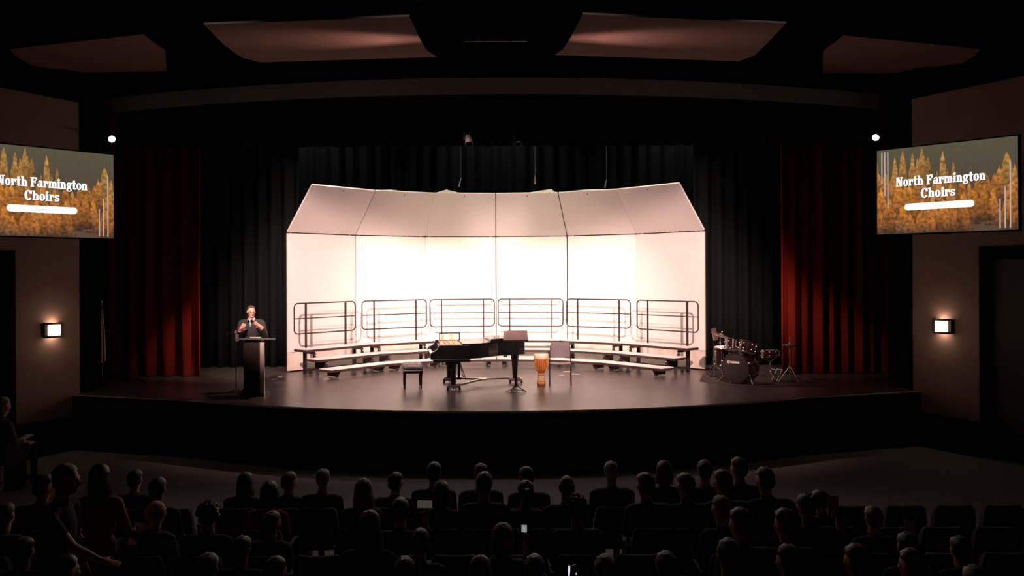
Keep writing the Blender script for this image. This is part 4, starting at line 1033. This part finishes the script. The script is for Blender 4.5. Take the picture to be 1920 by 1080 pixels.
def hair_mesh(kind, T, R):
    # hair sits on a head that T maps from face coordinates (face towards -Y)
    mb = MB(); tilt = lambda d: R @ Matrix.Rotation(math.radians(d), 3, 'X')
    if kind in ('short', 'crop'):
        g = 1.0 if kind == 'short' else 0.965
        mb.ell(T((0, 0.020, 0.043)), (0.086 * g, 0.106 * g, 0.090 * g), 18, 12, tilt(-26), cut=-0.02)
        mb.ell(T((0, 0.055, -0.005)), (0.074 * g, 0.062 * g, 0.078 * g), 16, 10, R)
    elif kind == 'bald':
        rs = []
        for z, g in ((-0.045, 0.93), (-0.02, 1.0), (0.015, 1.03), (0.035, 1.0)):
            rs.append([T((0.079 * g * math.cos(a), 0.016 + 0.101 * g * math.sin(a), z)) for a in np.linspace(math.radians(-15), math.radians(195), 22)]
                      + [T((0.066 * g * math.cos(a), 0.016 + 0.088 * g * math.sin(a), z)) for a in np.linspace(math.radians(195), math.radians(-15), 22)])
        mb.rings(rs)
    elif kind == 'curly':
        rnd = random.Random(5); mb.ell(T((0, 0.025, 0.035)), (0.098, 0.112, 0.098), 18, 12, R)
        for k in range(70):
            v = Vector((rnd.gauss(0, 1), rnd.gauss(0, 1) + .5, rnd.gauss(0, 1) + .35)).normalized()
            mb.ell(T((v.x * 0.096, 0.025 + v.y * 0.108, 0.035 + v.z * 0.094)), (0.024, 0.024, 0.024), 7, 5)
    else:
        mb.ell(T((0, 0.018, 0.040)), (0.088, 0.106, 0.092), 18, 12, tilt(-18), cut=-0.25)
        ln = {'bob': -0.13, 'long': -0.30, 'tail': -0.04, 'bun': -0.04}[kind]
        rs = []
        for k in range(9):
            s = k / 8; z = 0.05 + (ln - 0.05) * s
            wx = 0.086 + (0.026 if kind == 'long' else 0.018) * math.sin(pi * min(1, s * .8)); yb = 0.10 + 0.012 * s; wv = 0.004 * math.sin(9 * s)
            if kind in ('tail', 'bun'): wx = 0.084 - 0.02 * s; yb = 0.10 - 0.015 * s
            rs.append([T((wx * math.cos(a) + wv, 0.0 + yb * math.sin(a), z)) for a in np.linspace(math.radians(0), math.radians(180), 15)]
                      + [T((wx * .72 * math.cos(a) + wv, 0.0 + yb * .62 * math.sin(a), z)) for a in np.linspace(math.radians(180), math.radians(0), 15)])
        mb.rings(rs)
        if kind == 'tail': mb.tube([T(v) for v in ((0, 0.10, 0.05), (0, 0.145, 0.045), (0, 0.16, -0.03), (0, 0.15, -0.14), (0, 0.14, -0.20))], [0.025, 0.03, 0.034, 0.026, 0.008], 10)
        if kind == 'bun': mb.ell(T((0, 0.11, 0.09)), (0.042, 0.042, 0.04), 12, 8, R)
    rj = random.Random(len(kind) * 7 + len(mb.v)); j = 0.003 if kind != 'curly' else 0.005
    mb.v = [(x + rj.gauss(0, j), y + rj.gauss(0, j), z + rj.gauss(0, j)) for x, y, z in mb.v]
    return mb.mesh('hair', HC['dark'], True)
HAIR = {}
def hair_for(body, kind, c):
    k = (body, kind)
    if k not in HAIR: _, T, R = BODY[body]; HAIR[k] = hair_mesh(kind, T, R)
    o = put(HAIR[k], 'hair'); o.material_slots[0].link = 'OBJECT'; o.material_slots[0].material = HC[c]
    return o

# theatre seat
def seat_proto():
    t = thing('theatre_seat', None, 'seat')
    mb = MB(); n = 8; rs = []
    for z, w_, y, th in ((0.36, 0.46, -0.215, 0.07), (0.5, 0.47, -0.235, 0.085), (0.70, 0.46, -0.27, 0.08), (0.80, 0.43, -0.29, 0.06), (0.835, 0.36, -0.30, 0.04)):
        rs.append([(w_ * (k / n - .5), y + 0.03 * (2 * (k / n - .5)) ** 2, z) for k in range(n + 1)] + [(w_ * (.5 - k / n), y - th + 0.03 * (2 * (k / n - .5)) ** 2, z) for k in range(n + 1)])
    mb.rings(rs); mb.build('backrest', M_seat, t)
    mb = MB(); mb.box((0, 0.03, 0.40), (0.46, 0.46, 0.09)); mb.build('seat_cushion', M_seat, t, True, 0.03)
    for sx in (-1, 1):
        mb = MB(); mb.box((sx * 0.252, 0.0, 0.31), (0.03, 0.30, 0.56)); mb.box((sx * 0.252, 0.02, 0.605), (0.045, 0.38, 0.03)); mb.box((sx * 0.252, 0.0, 0.015), (0.045, 0.34, 0.03)); mb.build('armrest', M_seatshell, t, False)
    return t
SEATS = {r: [] for r in range(5)}
seat0 = seat_proto(); seat_used = [False]
ROWN = ['front', 'second', 'third', 'fourth', 'nearest']
ROWD = [9.8, 9.0, 8.2, 7.4, 6.6]
def place_seat(x, row, occupied):
    if not seat_used[0]: t = seat0; seat_used[0] = True
    else: t = copy_tree(seat0)
    t.location = (x, ROWD[row], FLOOR)
    tag(t, None, 'seat', 'theatre seats in the %s audience row' % ROWN[row])
    SEATS[row].append((x, t))

# px of head, py of head top, row, body, hair, hair colour, top colour
AUD = [
    (250, 883, 0, 'm', 'short', 'dark', 0), (455, 888, 0, 'w', 'long', 'dark', 0), (535, 888, 0, 'r', 'short', 'brown', 1), (603, 882, 0, 'm', 'crop', 'grey', 0), (735, 889, 0, 'r', 'short', 'dark', 3),
    (812, 870, 0, 'm', 'short', 'dark', 0), (900, 872, 0, 'm', 'crop', 'brown', 2), (990, 878, 0, 'l', 'short', 'dark', 0), (1145, 868, 0, 'm', 'crop', 'grey', 0), (1243, 866, 0, 'w', 'bob', 'brown', 3), (1320, 866, 0, 'm', 'short', 'dark', 1), (1390, 861, 0, 'l', 'short', 'dark', 0),
    (72, 893, 1, 'r', 'short', 'dark', 0), (292, 898, 1, 'm', 'short', 'dark', 0), (500, 905, 1, 'w', 'bob', 'dark', 'red'), (677, 901, 1, 'w', 'long', 'blond', 1), (823, 905, 1, 'w', 'bob', 'brown', 0), (906, 889, 1, 'm', 'short', 'brown', 0),
    (982, 904, 1, 'w', 'tail', 'dark', 3), (1061, 893, 1, 'm', 'bald', 'grey', 0), (1215, 890, 1, 'l', 'short', 'brown', 2), (1290, 891, 1, 'l', 'short', 'brown', 0), (1360, 884, 1, 'l', 'short', 'dark', 4), (1440, 879, 1, 'l', 'crop', 'brown', 0), (1543, 922, 1, 'l', 'short', 'dark', 0),
    (5, 946, 2, 'm', 'short', 'dark', 2), (282, 940, 2, 'r', 'bald', 'grey', 2), (388, 946, 2, 'm', 'curly', 'dark', 0), (501, 962, 2, 'r', 'crop', 'grey', 3), (748, 938, 2, 'hr', 'short', 'dark', 0), (1080, 934, 2, 'm', 'curly', 'brown', 0), (1358, 933, 2, 'l', 'crop', 'grey', 0), (1519, 928, 2, 'l', 'bun', 'brown', 4), (1637, 952, 2, 'hl', 'short', 'brown', 0),
    (40, 1012, 3, 'm', 'short', 'dark', 2), (450, 1009, 3, 'm', 'crop', 'brown', 0), (688, 962, 3, 'w', 'long', 'brown', 0), (785, 996, 3, 'm', 'short', 'dark', 1), (940, 985, 3, 'hr', 'bob', 'grey', 2), (1395, 957, 3, 'l', 'short', 'brown', 2), (1480, 958, 3, 'l', 'short', 'dark', 0), (1700, 1003, 3, 'hr', 'short', 'dark', 0), (1800, 1010, 3, 'hl', 'short', 'dark', 0),
    (110, 1046, 4, 'r', 'short', 'dark', 2), (385, 1042, 4, 'm', 'crop', 'grey', 0), (505, 1049, 4, 'r', 'crop', 'brown', 0), (755, 1050, 4, 'm', 'short', 'dark', 1), (895, 1047, 4, 'w', 'bob', 'brown', 0), (1000, 1046, 4, 'm', 'short', 'brown', 3), (1132, 1046, 4, 'hl', 'short', 'grey', 0), (1247, 1040, 4, 'm', 'short', 'dark', 0),
    (1365, 1016, 4, 'm', 'short', 'dark', 0), (1487, 1026, 4, 'l', 'crop', 'brown', 0), (1615, 1026, 4, 'l', 'short', 'brown', 'red'), (1718, 1034, 4, 'l', 'short', 'brown', 0), (1826, 1066, 4, 'm', 'short', 'brown', 0)]
TOPN = {0: 'black', 1: 'navy', 2: 'grey', 3: 'brown', 4: 'green', 'red': 'red'}
HN = {'short': 'short %s hair', 'crop': 'cropped %s hair', 'bald': 'bald crown, %s sides', 'curly': 'curly %s hair', 'bob': 'chin length %s hair', 'long': 'long %s hair', 'tail': 'a %s ponytail', 'bun': '%s hair in a bun'}
ORD = ['first', 'second', 'third', 'fourth', 'fifth', 'sixth', 'seventh', 'eighth', 'ninth', 'tenth', 'eleventh', 'twelfth', 'thirteenth']
rowx = {r: [] for r in range(5)}; cnt = {r: 0 for r in range(5)}
held = []
for px, py, row, bd, hr, hc, tp in AUD:
    D = ROWD[row]; pnt = at(px, py, D)
    me = BODY[bd][0]; o = put(me, 'person')
    sz = (pnt.z - FLOOR) / 1.252
    o.location = (pnt.x, D, FLOOR); o.scale = (min(1.06, max(0.94, sz)), 1, sz)
    if bd == 'l': pass
    o.material_slots[1].link = 'OBJECT'; o.material_slots[1].material = M_topred if tp == 'red' else M_tops[tp]
    h = hair_for(bd, hr, hc); h.parent = o
    tag(o, 'person in %s top, %s, %s from lectern side in %s row' % (TOPN[tp], HN[hr] % ('blonde' if hc == 'blond' else hc), ORD[cnt[row]], ROWN[row].replace('nearest', 'last')), 'person', 'seated audience')
    cnt[row] += 1; rowx[row].append(pnt.x); place_seat(pnt.x, row, True)
    if bd in ('hl', 'hr'): held.append((o, bd, px))
rnd = random.Random(11)
for row in range(5):
    for x0, x1 in ((-6.3, -3.5), (-2.75, 3.9), (4.0, 6.6)):
        x = x0
        xs = sorted(rowx[row])
        while x < x1:
            near = [q for q in xs if abs(q - x) < 0.53]
            if row >= 3 and -4.3 < x < -3.2: x += 0.2; continue
            if near: x = max(near) + 0.54; continue
            place_seat(x, row, False); xs.append(x); x += 0.545

TENS = ORD + ['fourteenth', 'fifteenth', 'sixteenth', 'seventeenth', 'eighteenth', 'nineteenth', 'twentieth'] + ['twenty-' + o for o in ORD[:9]]
for row in range(5):
    for k, (x, t) in enumerate(sorted(SEATS[row], key=lambda q: q[0])):
        t['label'] = 'dark upholstered theatre seat, %s from the lectern side in the %s audience row' % (TENS[k], ROWN[row])

# the two people standing in the side aisle
for pose, px, py, D, hk, hc, lab, tp in (('reach', 112, 870, 7.25, 'crop', 'white', 'white haired man standing in the aisle reaching an arm forward', M_tops[0]),
                                         ('walk', 183, 874, 7.85, 'long', 'dark', 'long haired woman in a rose top standing in the aisle', M_toprose)):
    me, T, R = standing_f(pose); BODY[pose] = (me, T, R)
    p = at(px, py, D); o = put(me, 'person'); s = (p.z - FLOOR) / 1.748
    o.location = (p.x, D, FLOOR); o.scale = (s, s, s)
    o.material_slots[1].link = 'OBJECT'; o.material_slots[1].material = tp
    h = hair_for(pose, hk, hc); h.parent = o
    tag(o, lab, 'person')
    if pose == 'walk': walk_o = o
    else: reach_o = o

# things held in hands: programmes and phones
def flat_thing(name, label, cat, size, loc, rot, m, group=None, fold=False):
    mb = MB()
    if fold:
        w2 = size[0] / 2
        for sx in (-1, 1):
            q = Matrix.Rotation(sx * 0.25, 3, 'Z'); c = q @ Vector((sx * w2 / 2, 0, 0)); mb.box(c, (w2, size[1], size[2]), q)
    else: mb.box((0, 0, 0), size)
    o = mb.build(name, m, None, False); o.location = loc; o.rotation_euler = rot
    return tag(o, label, cat, group)
bpy.context.view_layer.update()
M_prog = mat('programme_paper', (0.62, 0.40, 0.22), 0.8, var=0.15)
for o, bd, px in held:
    sx = -1 if bd == 'hl' else 1
    hnd = o.matrix_world @ Vector((sx * 0.22, 0.36, 1.03))
    if px == 748:
        flat_thing('concert_programme', 'bright white programme held flat in the third audience row', 'programme', (0.15, 0.20, 0.004), hnd + Vector((-0.02, 0.06, 0.07)), (0.12, 0.05, 0.1), M_paper, 'concert programmes'); continue
    if px in (1637, 1700, 1800):
        lab = {1637: 'tan concert programme held up in the third audience row', 1700: 'pale concert programme held up in the fourth row nearer the stage centre', 1800: 'pale concert programme held up in the fourth row nearer the outer wall'}[px]
        flat_thing('concert_programme', lab, 'programme', (0.14, 0.004, 0.21), hnd + Vector((sx * 0.02, 0.035, 0.11)), (-0.2, 0.12, 0.35), M_prog if px == 1637 else M_paper, 'concert programmes', True)
    else:
        t = thing('mobile_phone', {940: 'small lit phone held up by the grey haired person filming', 1132: 'bright phone held low in the nearest audience row'}[px], 'phone', hnd + Vector((-0.02, 0.04, 0.075)) if px == 940 else hnd + Vector((-0.0, 0.05, -0.04)), -0.1)
        mb = MB(); zs = 0.55 if px == 940 else 1.0; mb.box((0, 0, 0), (0.075 * zs ** .5, 0.009, 0.13 * zs)); mb.build('case', M_steel, t, False, 0.003)
        mb = MB(); mb.box((0, -0.0052, 0), (0.066 * zs ** .5, 0.001, 0.118 * zs)); mb.build('display', M_phoned if px == 940 else M_phone, t, False)
wp = walk_o.matrix_world @ Vector((0.25, 0.30, 1.03))
flat_thing('concert_programme', 'white programme held by the woman in the rose top', 'programme', (0.16, 0.004, 0.21), wp + Vector((0.02, -0.02, -0.02)), (-0.5, 0.3, 0.2), M_paper, 'concert programmes', True)

# someone by the side doorway at the edge of the hall
p = at(2, 747, 13.8)
me = BODY['m'][0]; o = put(me, 'person'); sz = (p.z - FLOOR) / 1.252
o.location = (p.x, p.y, FLOOR); o.scale = (sz, sz, sz); o.rotation_euler = (0, 0, -0.4)
o.material_slots[1].link = 'OBJECT'; o.material_slots[1].material = M_tops[2]
h = hair_for('m', 'short', 'grey'); h.parent = o
tag(o, 'grey haired person sitting by the doorway on the lectern side of the hall', 'person')
st = copy_tree(seat0); st.location = (p.x, p.y, FLOOR); st.rotation_euler = (0, 0, -0.4); st.scale = (sz, sz, sz)
tag(st, 'single dark seat by the doorway on the lectern side of the hall', 'seat'); del st['group']
bpy.context.view_layer.update()
flat_thing('concert_programme', 'white sheet held by the person at the lectern side doorway', 'programme', (0.16, 0.20, 0.004), o.matrix_world @ Vector((0.05, 0.34, 0.66)), (0.3, 0.0, -0.4), M_paper, 'concert programmes')

# furled flag on a floor pole
p = at(190, 715, 18.0)
t = thing('flag', 'furled red and white flag on a floor pole in the dark stage corner', 'flag', (p.x, 18.0, 0))
mb = MB(); mb.cyl((0, 0, 0.05), (0, 0, 1.75), 0.014, n=8); mb.build('pole', M_bronze, t)
mb = MB(); mb.lathe([(0.14, 0.0), (0.14, 0.02), (0.05, 0.05), (0.02, 0.08)], n=16); mb.build('base', M_bronze, t)
mb = MB(); mb.lathe([(0.0005, 1.83), (0.025, 1.79), (0.014, 1.75)], n=10); mb.build('finial', M_gold, t)
for k in range(7):
    a0 = -pi + k * pi / 7; mb = MB(); rs = []
    for z, r in ((1.62, 0.03), (1.35, 0.055), (1.0, 0.075), (0.7, 0.09), (0.52, 0.085)):
        rs.append([(r * math.cos(a0 + (a / 4) * pi / 7) * (1 + .12 * math.sin(a * pi / 4)), r * math.sin(a0 + (a / 4) * pi / 7) * (1 + .12 * math.sin(a * pi / 4)), z - 0.03 * (k % 3)) for a in range(5)]
                  + [(0.018 * math.cos(a0 + .3), 0.018 * math.sin(a0 + .3), z - 0.03 * (k % 3))])
    mb.rings(rs); mb.build('cloth_fold', M_flagr if k % 2 else M_white, t)

# ================================================================== DRUM KIT
mb = MB(); mb.prism([(4.35, 18.3), (5.0, 17.35), (6.75, 17.5), (6.7, 19.3), (4.7, 19.45)], -0.004, 0.004)
tag(mb.build('drum_rug', M_rug, None, False), 'dark rug under the drum kit', 'rug')
def hoop(mb, r, z, rr=0.008, rot=None, c=(0, 0, 0)):
    path = [Vector((r * math.cos(2 * pi * k / 28), r * math.sin(2 * pi * k / 28), z)) for k in range(28)]
    if rot is not None: path = [rot @ q for q in path]
    mb.tube([Vector(c) + q for q in path], rr, 6, closed=True)
def drum(parent, c, r, h, rot, head=M_whead, lugs=8):
    c = Vector(c)
    mb = MB(); mb.lathe([(r, -h / 2), (r, h / 2)], c, rot, 30); sh = mb.build('drum_shell', M_drum, parent)
    for sgn in (1, -1):
        mb = MB(); mb.lathe([(r * 0.985, sgn * (h / 2 + 0.001)), (r * 0.98, sgn * (h / 2 + 0.006)), (0.0005, sgn * (h / 2 + 0.007))], c, rot, 30); mb.build('drumhead', head, parent)
        mb = MB(); hoop(mb, r + 0.006, sgn * h / 2, 0.009, rot, c); mb.build('hoop', M_chrome, parent)
    for k in range(lugs):
        a = 2 * pi * (k + .5) / lugs
        mb = MB()
        for sgn in (1, -1):
            mb.ell(c + rot @ Vector(((r + 0.008) * math.cos(a), (r + 0.008) * math.sin(a), sgn * h * 0.25)), (0.014, 0.014, 0.024), 8, 6, rot)
        p0, p1 = [c + rot @ Vector(((r + 0.012) * math.cos(a), (r + 0.012) * math.sin(a), z)) for z in (-h / 2, h / 2)]
        mb.cyl(p0, p1, 0.004, n=6); mb.build('lug', M_chrome, sh)
I3 = Matrix.Identity(3)
# bass drum with the two rack toms on it
yaw = math.radians(-44)
t = thing('bass_drum', 'bass drum with two rack toms mounted on it and a white badge', 'drum', (5.13, 17.95, 0.004), yaw)
RX = Matrix.Rotation(pi / 2, 3, 'X')      # drum axis along local -Y: front head looks at the hall
r, hh, zc = 0.305, 0.40, 0.325
mb = MB(); mb.lathe([(r, -hh / 2), (r, hh / 2)], (0, 0, zc), RX, 40); sh = mb.build('drum_shell', M_drum, t)
for sgn in (1, -1):
    mb = MB(); mb.lathe([(r * .99, sgn * (hh / 2 + 0.012)), (0.0005, sgn * (hh / 2 + 0.014))], (0, 0, zc), RX, 40); mb.build('drumhead', M_bhead, t)
    mb = MB(); hoop(mb, r + 0.006, sgn * (hh / 2), 0.016, RX, (0, 0, zc)); mb.build('hoop', M_drum, t)
    mb = MB(); hoop(mb, r + 0.004, sgn * (hh / 2 - 0.03), 0.006, RX, (0, 0, zc)); mb.build('rim_band', M_chrome, t)
for k in range(8):
    a = 2 * pi * (k + .5) / 8
    for sgn in (1, -1):
        mb = MB()
        c = Vector(((r + 0.02) * math.cos(a), sgn * 0.185, zc + (r + 0.02) * math.sin(a)))
        mb.ell(c, (0.017, 0.03, 0.017), 8, 6); mb.cyl(c, c - Vector((0, sgn * 0.11, 0)), 0.005, n=6); mb.ell(c - Vector((0, sgn * 0.11, 0)), (0.016, 0.03, 0.016), 8, 6)
        mb.build('claw_lug', M_chrome, sh)
for sx in (-1, 1):
    mb = MB(); mb.tube([(sx * 0.27, -0.12, 0.2), (sx * 0.40, -0.22, 0.02)], 0.009, 8); mb.ell((sx * 0.40, -0.22, 0.018), (0.014, 0.014, 0.014), 8, 6); mb.build('spur', M_chrome, t)
# badge: emblem of three crossed tuning forks in a ring beside the maker's word
bd = thing('badge', None, None, (-0.045, -(hh / 2 + 0.0165), zc + 0.125)); bd.parent = t
mb = MB(); mb.add(*([[(x, 0, z) for x, z in [(0.032 * math.cos(2 * pi * k / 24) - 0.115, 0.032 * math.sin(2 * pi * k / 24)) for k in range(24)] + [(0.022 * math.cos(2 * pi * k / 24) - 0.115, 0.022 * math.sin(2 * pi * k / 24)) for k in range(24)]],
          [(k, (k + 1) % 24, 24 + (k + 1) % 24, 24 + k) for k in range(24)]]))
for k in range(3):
    q = Matrix.Rotation(2 * pi * k / 3, 3, 'Y')
    for x0 in (-0.004, 0.004): mb.box(Vector((-0.115, 0, 0)) + q @ Vector((x0, 0, 0.010)), (0.003, 0.001, 0.018), q)
mb.build('emblem', M_tape, bd, False)
BL = {'Y': [((0, 1), (.5, .5)), ((1, 1), (.5, .5)), ((.5, .5), (.5, 0))], 'A': [((0, 0), (.5, 1)), ((1, 0), (.5, 1)), ((.22, .35), (.78, .35))], 'M': [((0, 0), (0, 1)), ((0, 1), (.5, .25)), ((.5, .25), (1, 1)), ((1, 1), (1, 0))], 'H': [((0, 0), (0, 1)), ((1, 0), (1, 1)), ((0, .5), (1, .5))]}
mb = MB()
for k, ch in enumerate('YAMAHA'):
    for p0, p1 in BL[ch]:
        f = lambda q: Vector((-0.075 + k * 0.037 + q[0] * 0.026, 0, -0.022 + q[1] * 0.044))
        mb.bar(f(p0), f(p1), 0.002, 0.011, (0, 1, 0)) if False else mb.bar(f(p0), f(p1), 0.011, 0.002, (0, 1, 0))
mb.build('lettering', M_tape, bd, False)
# tom holder and toms
mb = MB(); mb.cyl((0, -0.02, zc + r - 0.01), (0, -0.02, 0.80), 0.016, n=10)
mb.tube([(0, -0.02, 0.78), (-0.10, -0.02, 0.80), (-0.15, -0.02, 0.78)], 0.011, 8); mb.tube([(0, -0.02, 0.78), (0.10, -0.02, 0.78), (0.15, -0.02, 0.76)], 0.011, 8); mb.build('tom_holder', M_chrome, t)
for sx, rr_, zz in ((-1, 0.15, 0.79), (1, 0.165, 0.765)):
    tm = thing('rack_tom', None, None, (sx * 0.17, -0.02, zz)); tm.parent = t; tm.rotation_euler = (math.radians(-16), math.radians(5 * sx), 0)
    drum(tm, (0, 0, 0), rr_, 0.21 if sx < 0 else 0.22, I3, M_whead, 6)
# floor tom (crash side)
t = thing('floor_tom', 'floor tom with a pale drumhead beside the tilted cymbal', 'drum', (4.93, 18.55, 0.004))
drum(t, (0, 0, 0.52), 0.19, 0.36, Matrix.Rotation(0.10, 3, 'X'))
for k in range(3):
    a = math.radians(-100 + 120 * k); mb = MB(); mb.tube([(0.205 * math.cos(a), 0.205 * math.sin(a), 0.60), (0.205 * math.cos(a), 0.205 * math.sin(a), 0.06), (0.225 * math.cos(a), 0.225 * math.sin(a), 0.01)], 0.007, 6); mb.build('leg', M_chrome, t)
# snare on its stand
t = thing('snare_drum', 'snare drum on a chrome stand beside the bass drum', 'drum', (5.84, 18.2, 0.004))
drum(t, (0, 0, 0.585), 0.18, 0.15, Matrix.Rotation(-0.08, 3, 'X'), M_whead, 8)
mb = MB(); mb.cyl((0, 0, 0.12), (0, 0, 0.43), 0.013, n=8); mb.build('stand_pole', M_chrome, t)
for k in range(3):
    a = math.radians(30 + 120 * k); c, s_ = math.cos(a), math.sin(a)
    mb = MB(); mb.tube([(0, 0, 0.42), (0.16 * c, 0.16 * s_, 0.485), (0.20 * c, 0.20 * s_, 0.505), (0.20 * c, 0.20 * s_, 0.53)], 0.008, 6); mb.build('basket_arm', M_chrome, t)
    mb = MB(); mb.tube([(0, 0, 0.24), (0.26 * c, 0.26 * s_, 0.012)], 0.008, 6); mb.tube([(0, 0, 0.10), (0.14 * c, 0.14 * s_, 0.12)], 0.006, 6); mb.build('leg', M_chrome, t)
mb = MB(); mb.ell((0.19, -0.02, 0.585), (0.022, 0.018, 0.03), 8, 6); mb.build('strainer', M_chrome, t)
def cymbal(parent, c, r, rot, name='cymbal'):
    mb = MB(); mb.lathe([(r, 0.0), (r * .98, 0.006), (r * .5, 0.022), (r * .2, 0.032), (r * .16, 0.045), (0.008, 0.058), (0.008, 0.054), (r * .15, 0.041), (r * .2, 0.028), (r * .5, 0.018), (r * .98, 0.002)], c, rot, 32)
    return mb.build(name, M_cymbal, parent)
# crash cymbal on a straight stand
t = thing('crash_cymbal', 'tilted crash cymbal on a tall chrome stand by the shell end', 'cymbal', (4.98, 18.95, 0.004))
q = Euler((math.radians(7), math.radians(18), 0)).to_matrix()
mb = MB(); mb.cyl((0, 0, 0.1), (0, 0, 0.6), 0.014, n=8); mb.cyl((0, 0, 0.58), (0, 0, 0.92), 0.010, n=8); mb.cyl((0, 0, 0.90), q @ Vector((0, 0, 0.11)) + Vector((0, 0, 0.90)), 0.006, n=6); mb.build('stand_pole', M_chrome, t)
for z in (0.28, 0.60, 0.76, 0.90):
    mb = MB(); mb.ell((0.0, 0, z), (0.026, 0.026, 0.022), 10, 6); mb.box((-0.035, 0, z), (0.045, 0.014, 0.014)); mb.build('wing_nut', M_chrome, t)
cymbal(t, Vector((0, 0, 0.90)) + q @ Vector((0, 0, 0.02)), 0.235, q)
mb = MB(); mb.ell(Vector((0, 0, 0.90)) + q @ Vector((0, 0, 0.11)), (0.018, 0.018, 0.018), 8, 6); mb.build('felt_nut', M_chrome, t)
for k in range(3):
    a = math.radians(-70 + 120 * k); mb = MB(); mb.tube([(0, 0, 0.34), (0.27 * math.cos(a), 0.27 * math.sin(a), 0.014)], 0.009, 6); mb.ell((0.27 * math.cos(a), 0.27 * math.sin(a), 0.016), (0.015, 0.015, 0.014), 8, 6); mb.build('leg', M_chrome, t)
# hi-hat
t = thing('hi_hat', 'closed hi-hat cymbals on a slim stand in front of the red curtain', 'cymbal', (6.19, 18.0, 0.004))
mb = MB(); mb.cyl((0, 0, 0.06), (0, 0, 0.78), 0.011, n=8); mb.cyl((0, 0, 0.76), (0, 0, 0.97), 0.004, n=6); mb.build('stand_pole', M_alum, t)
cymbal(t, (0, 0, 0.79), 0.155, I3, 'top_cymbal'); cymbal(t, (0, 0, 0.785), 0.155, Matrix.Rotation(pi, 3, 'X'), 'bottom_cymbal')
mb = MB(); mb.ell((0, 0, 0.70), (0.026, 0.026, 0.018), 10, 6); mb.build('seat_cup', M_chrome, t)
mb = MB(); mb.cyl((0, 0, 0.33), (0, 0, 0.36), 0.026, n=10); mb.build('collar', M_chrome, t)
for k in range(3):
    a = math.radians(-60 + 120 * k); mb = MB(); mb.tube([(0, 0, 0.34), (0.10 * math.cos(a), 0.10 * math.sin(a), 0.22), (0.24 * math.cos(a), 0.24 * math.sin(a), 0.012)], 0.009, 6); mb.build('leg', M_alum, t)
mb = MB(); mb.hexa([(-0.045, 0.03, 0.012), (0.045, 0.03, 0.012), (0.045, 0.30, 0.012), (-0.045, 0.30, 0.012), (-0.045, 0.03, 0.10), (0.045, 0.03, 0.10), (0.045, 0.30, 0.025), (-0.045, 0.30, 0.025)]); mb.build('pedal', M_alum, t, False)
# drummer's stool behind the kit
t = thing('drum_stool', 'low round stool with folding legs behind the drum kit', 'stool', (5.45, 18.95, 0.004))
mb = MB(); mb.lathe([(0.0005, 0.40), (0.14, 0.40), (0.155, 0.42), (0.155, 0.455), (0.13, 0.47), (0.0005, 0.472)], n=24); mb.build('seat', M_leather, t)
mb = MB(); mb.cyl((0, 0, 0.14), (0, 0, 0.40), 0.014, n=8); mb.build('pole', M_chrome, t)
for k in range(3):
    a = math.radians(20 + 120 * k); mb = MB(); mb.tube([(0, 0, 0.30), (0.23 * math.cos(a), 0.23 * math.sin(a), 0.012)], 0.010, 6); mb.build('leg', M_chrome, t)
# second music stand and a folding X stand at the end of the shell
t = thing('music_stand', 'grey music stand turned edge-on at the drum kit end of the shell', 'music stand', (5.10, 20.0, 0), math.radians(62))
mb = MB(); mb.cyl((0, 0, 0.08), (0, 0, 0.85), 0.011, n=8); mb.build('pole', M_steel, t)
mb = MB(); mb.box((0, -0.02, 0.88), (0.40, 0.012, 0.28), Euler((-0.2, 0, 0)).to_matrix()); mb.build('desk', M_desk, t, False)
for k in range(3):
    a = math.radians(30 + 120 * k); mb = MB(); mb.tube([(0, 0, 0.16), (0.22 * math.cos(a), 0.22 * math.sin(a), 0.012)], 0.008, 6); mb.build('leg', M_steel, t)
t = thing('instrument_stand', 'low folding X-shaped metal stand between snare and hi-hat', 'stand', (6.02, 18.3, 0.004), 0.2)
for sy in (-0.10, 0.10):
    for sg in (-1, 1):
        mb = MB(); mb.tube([(-0.07 * sg, sy, 0.0), (0.07 * sg, sy + 0.02 * sg, 0.24)], 0.008, 6); mb.build('leg', M_alum, t)
for sx in (-0.07, 0.07):
    mb = MB(); mb.cyl((sx, -0.12, 0.24), (sx, 0.12, 0.24), 0.008, n=6); mb.build('top_bar', M_alum, t)
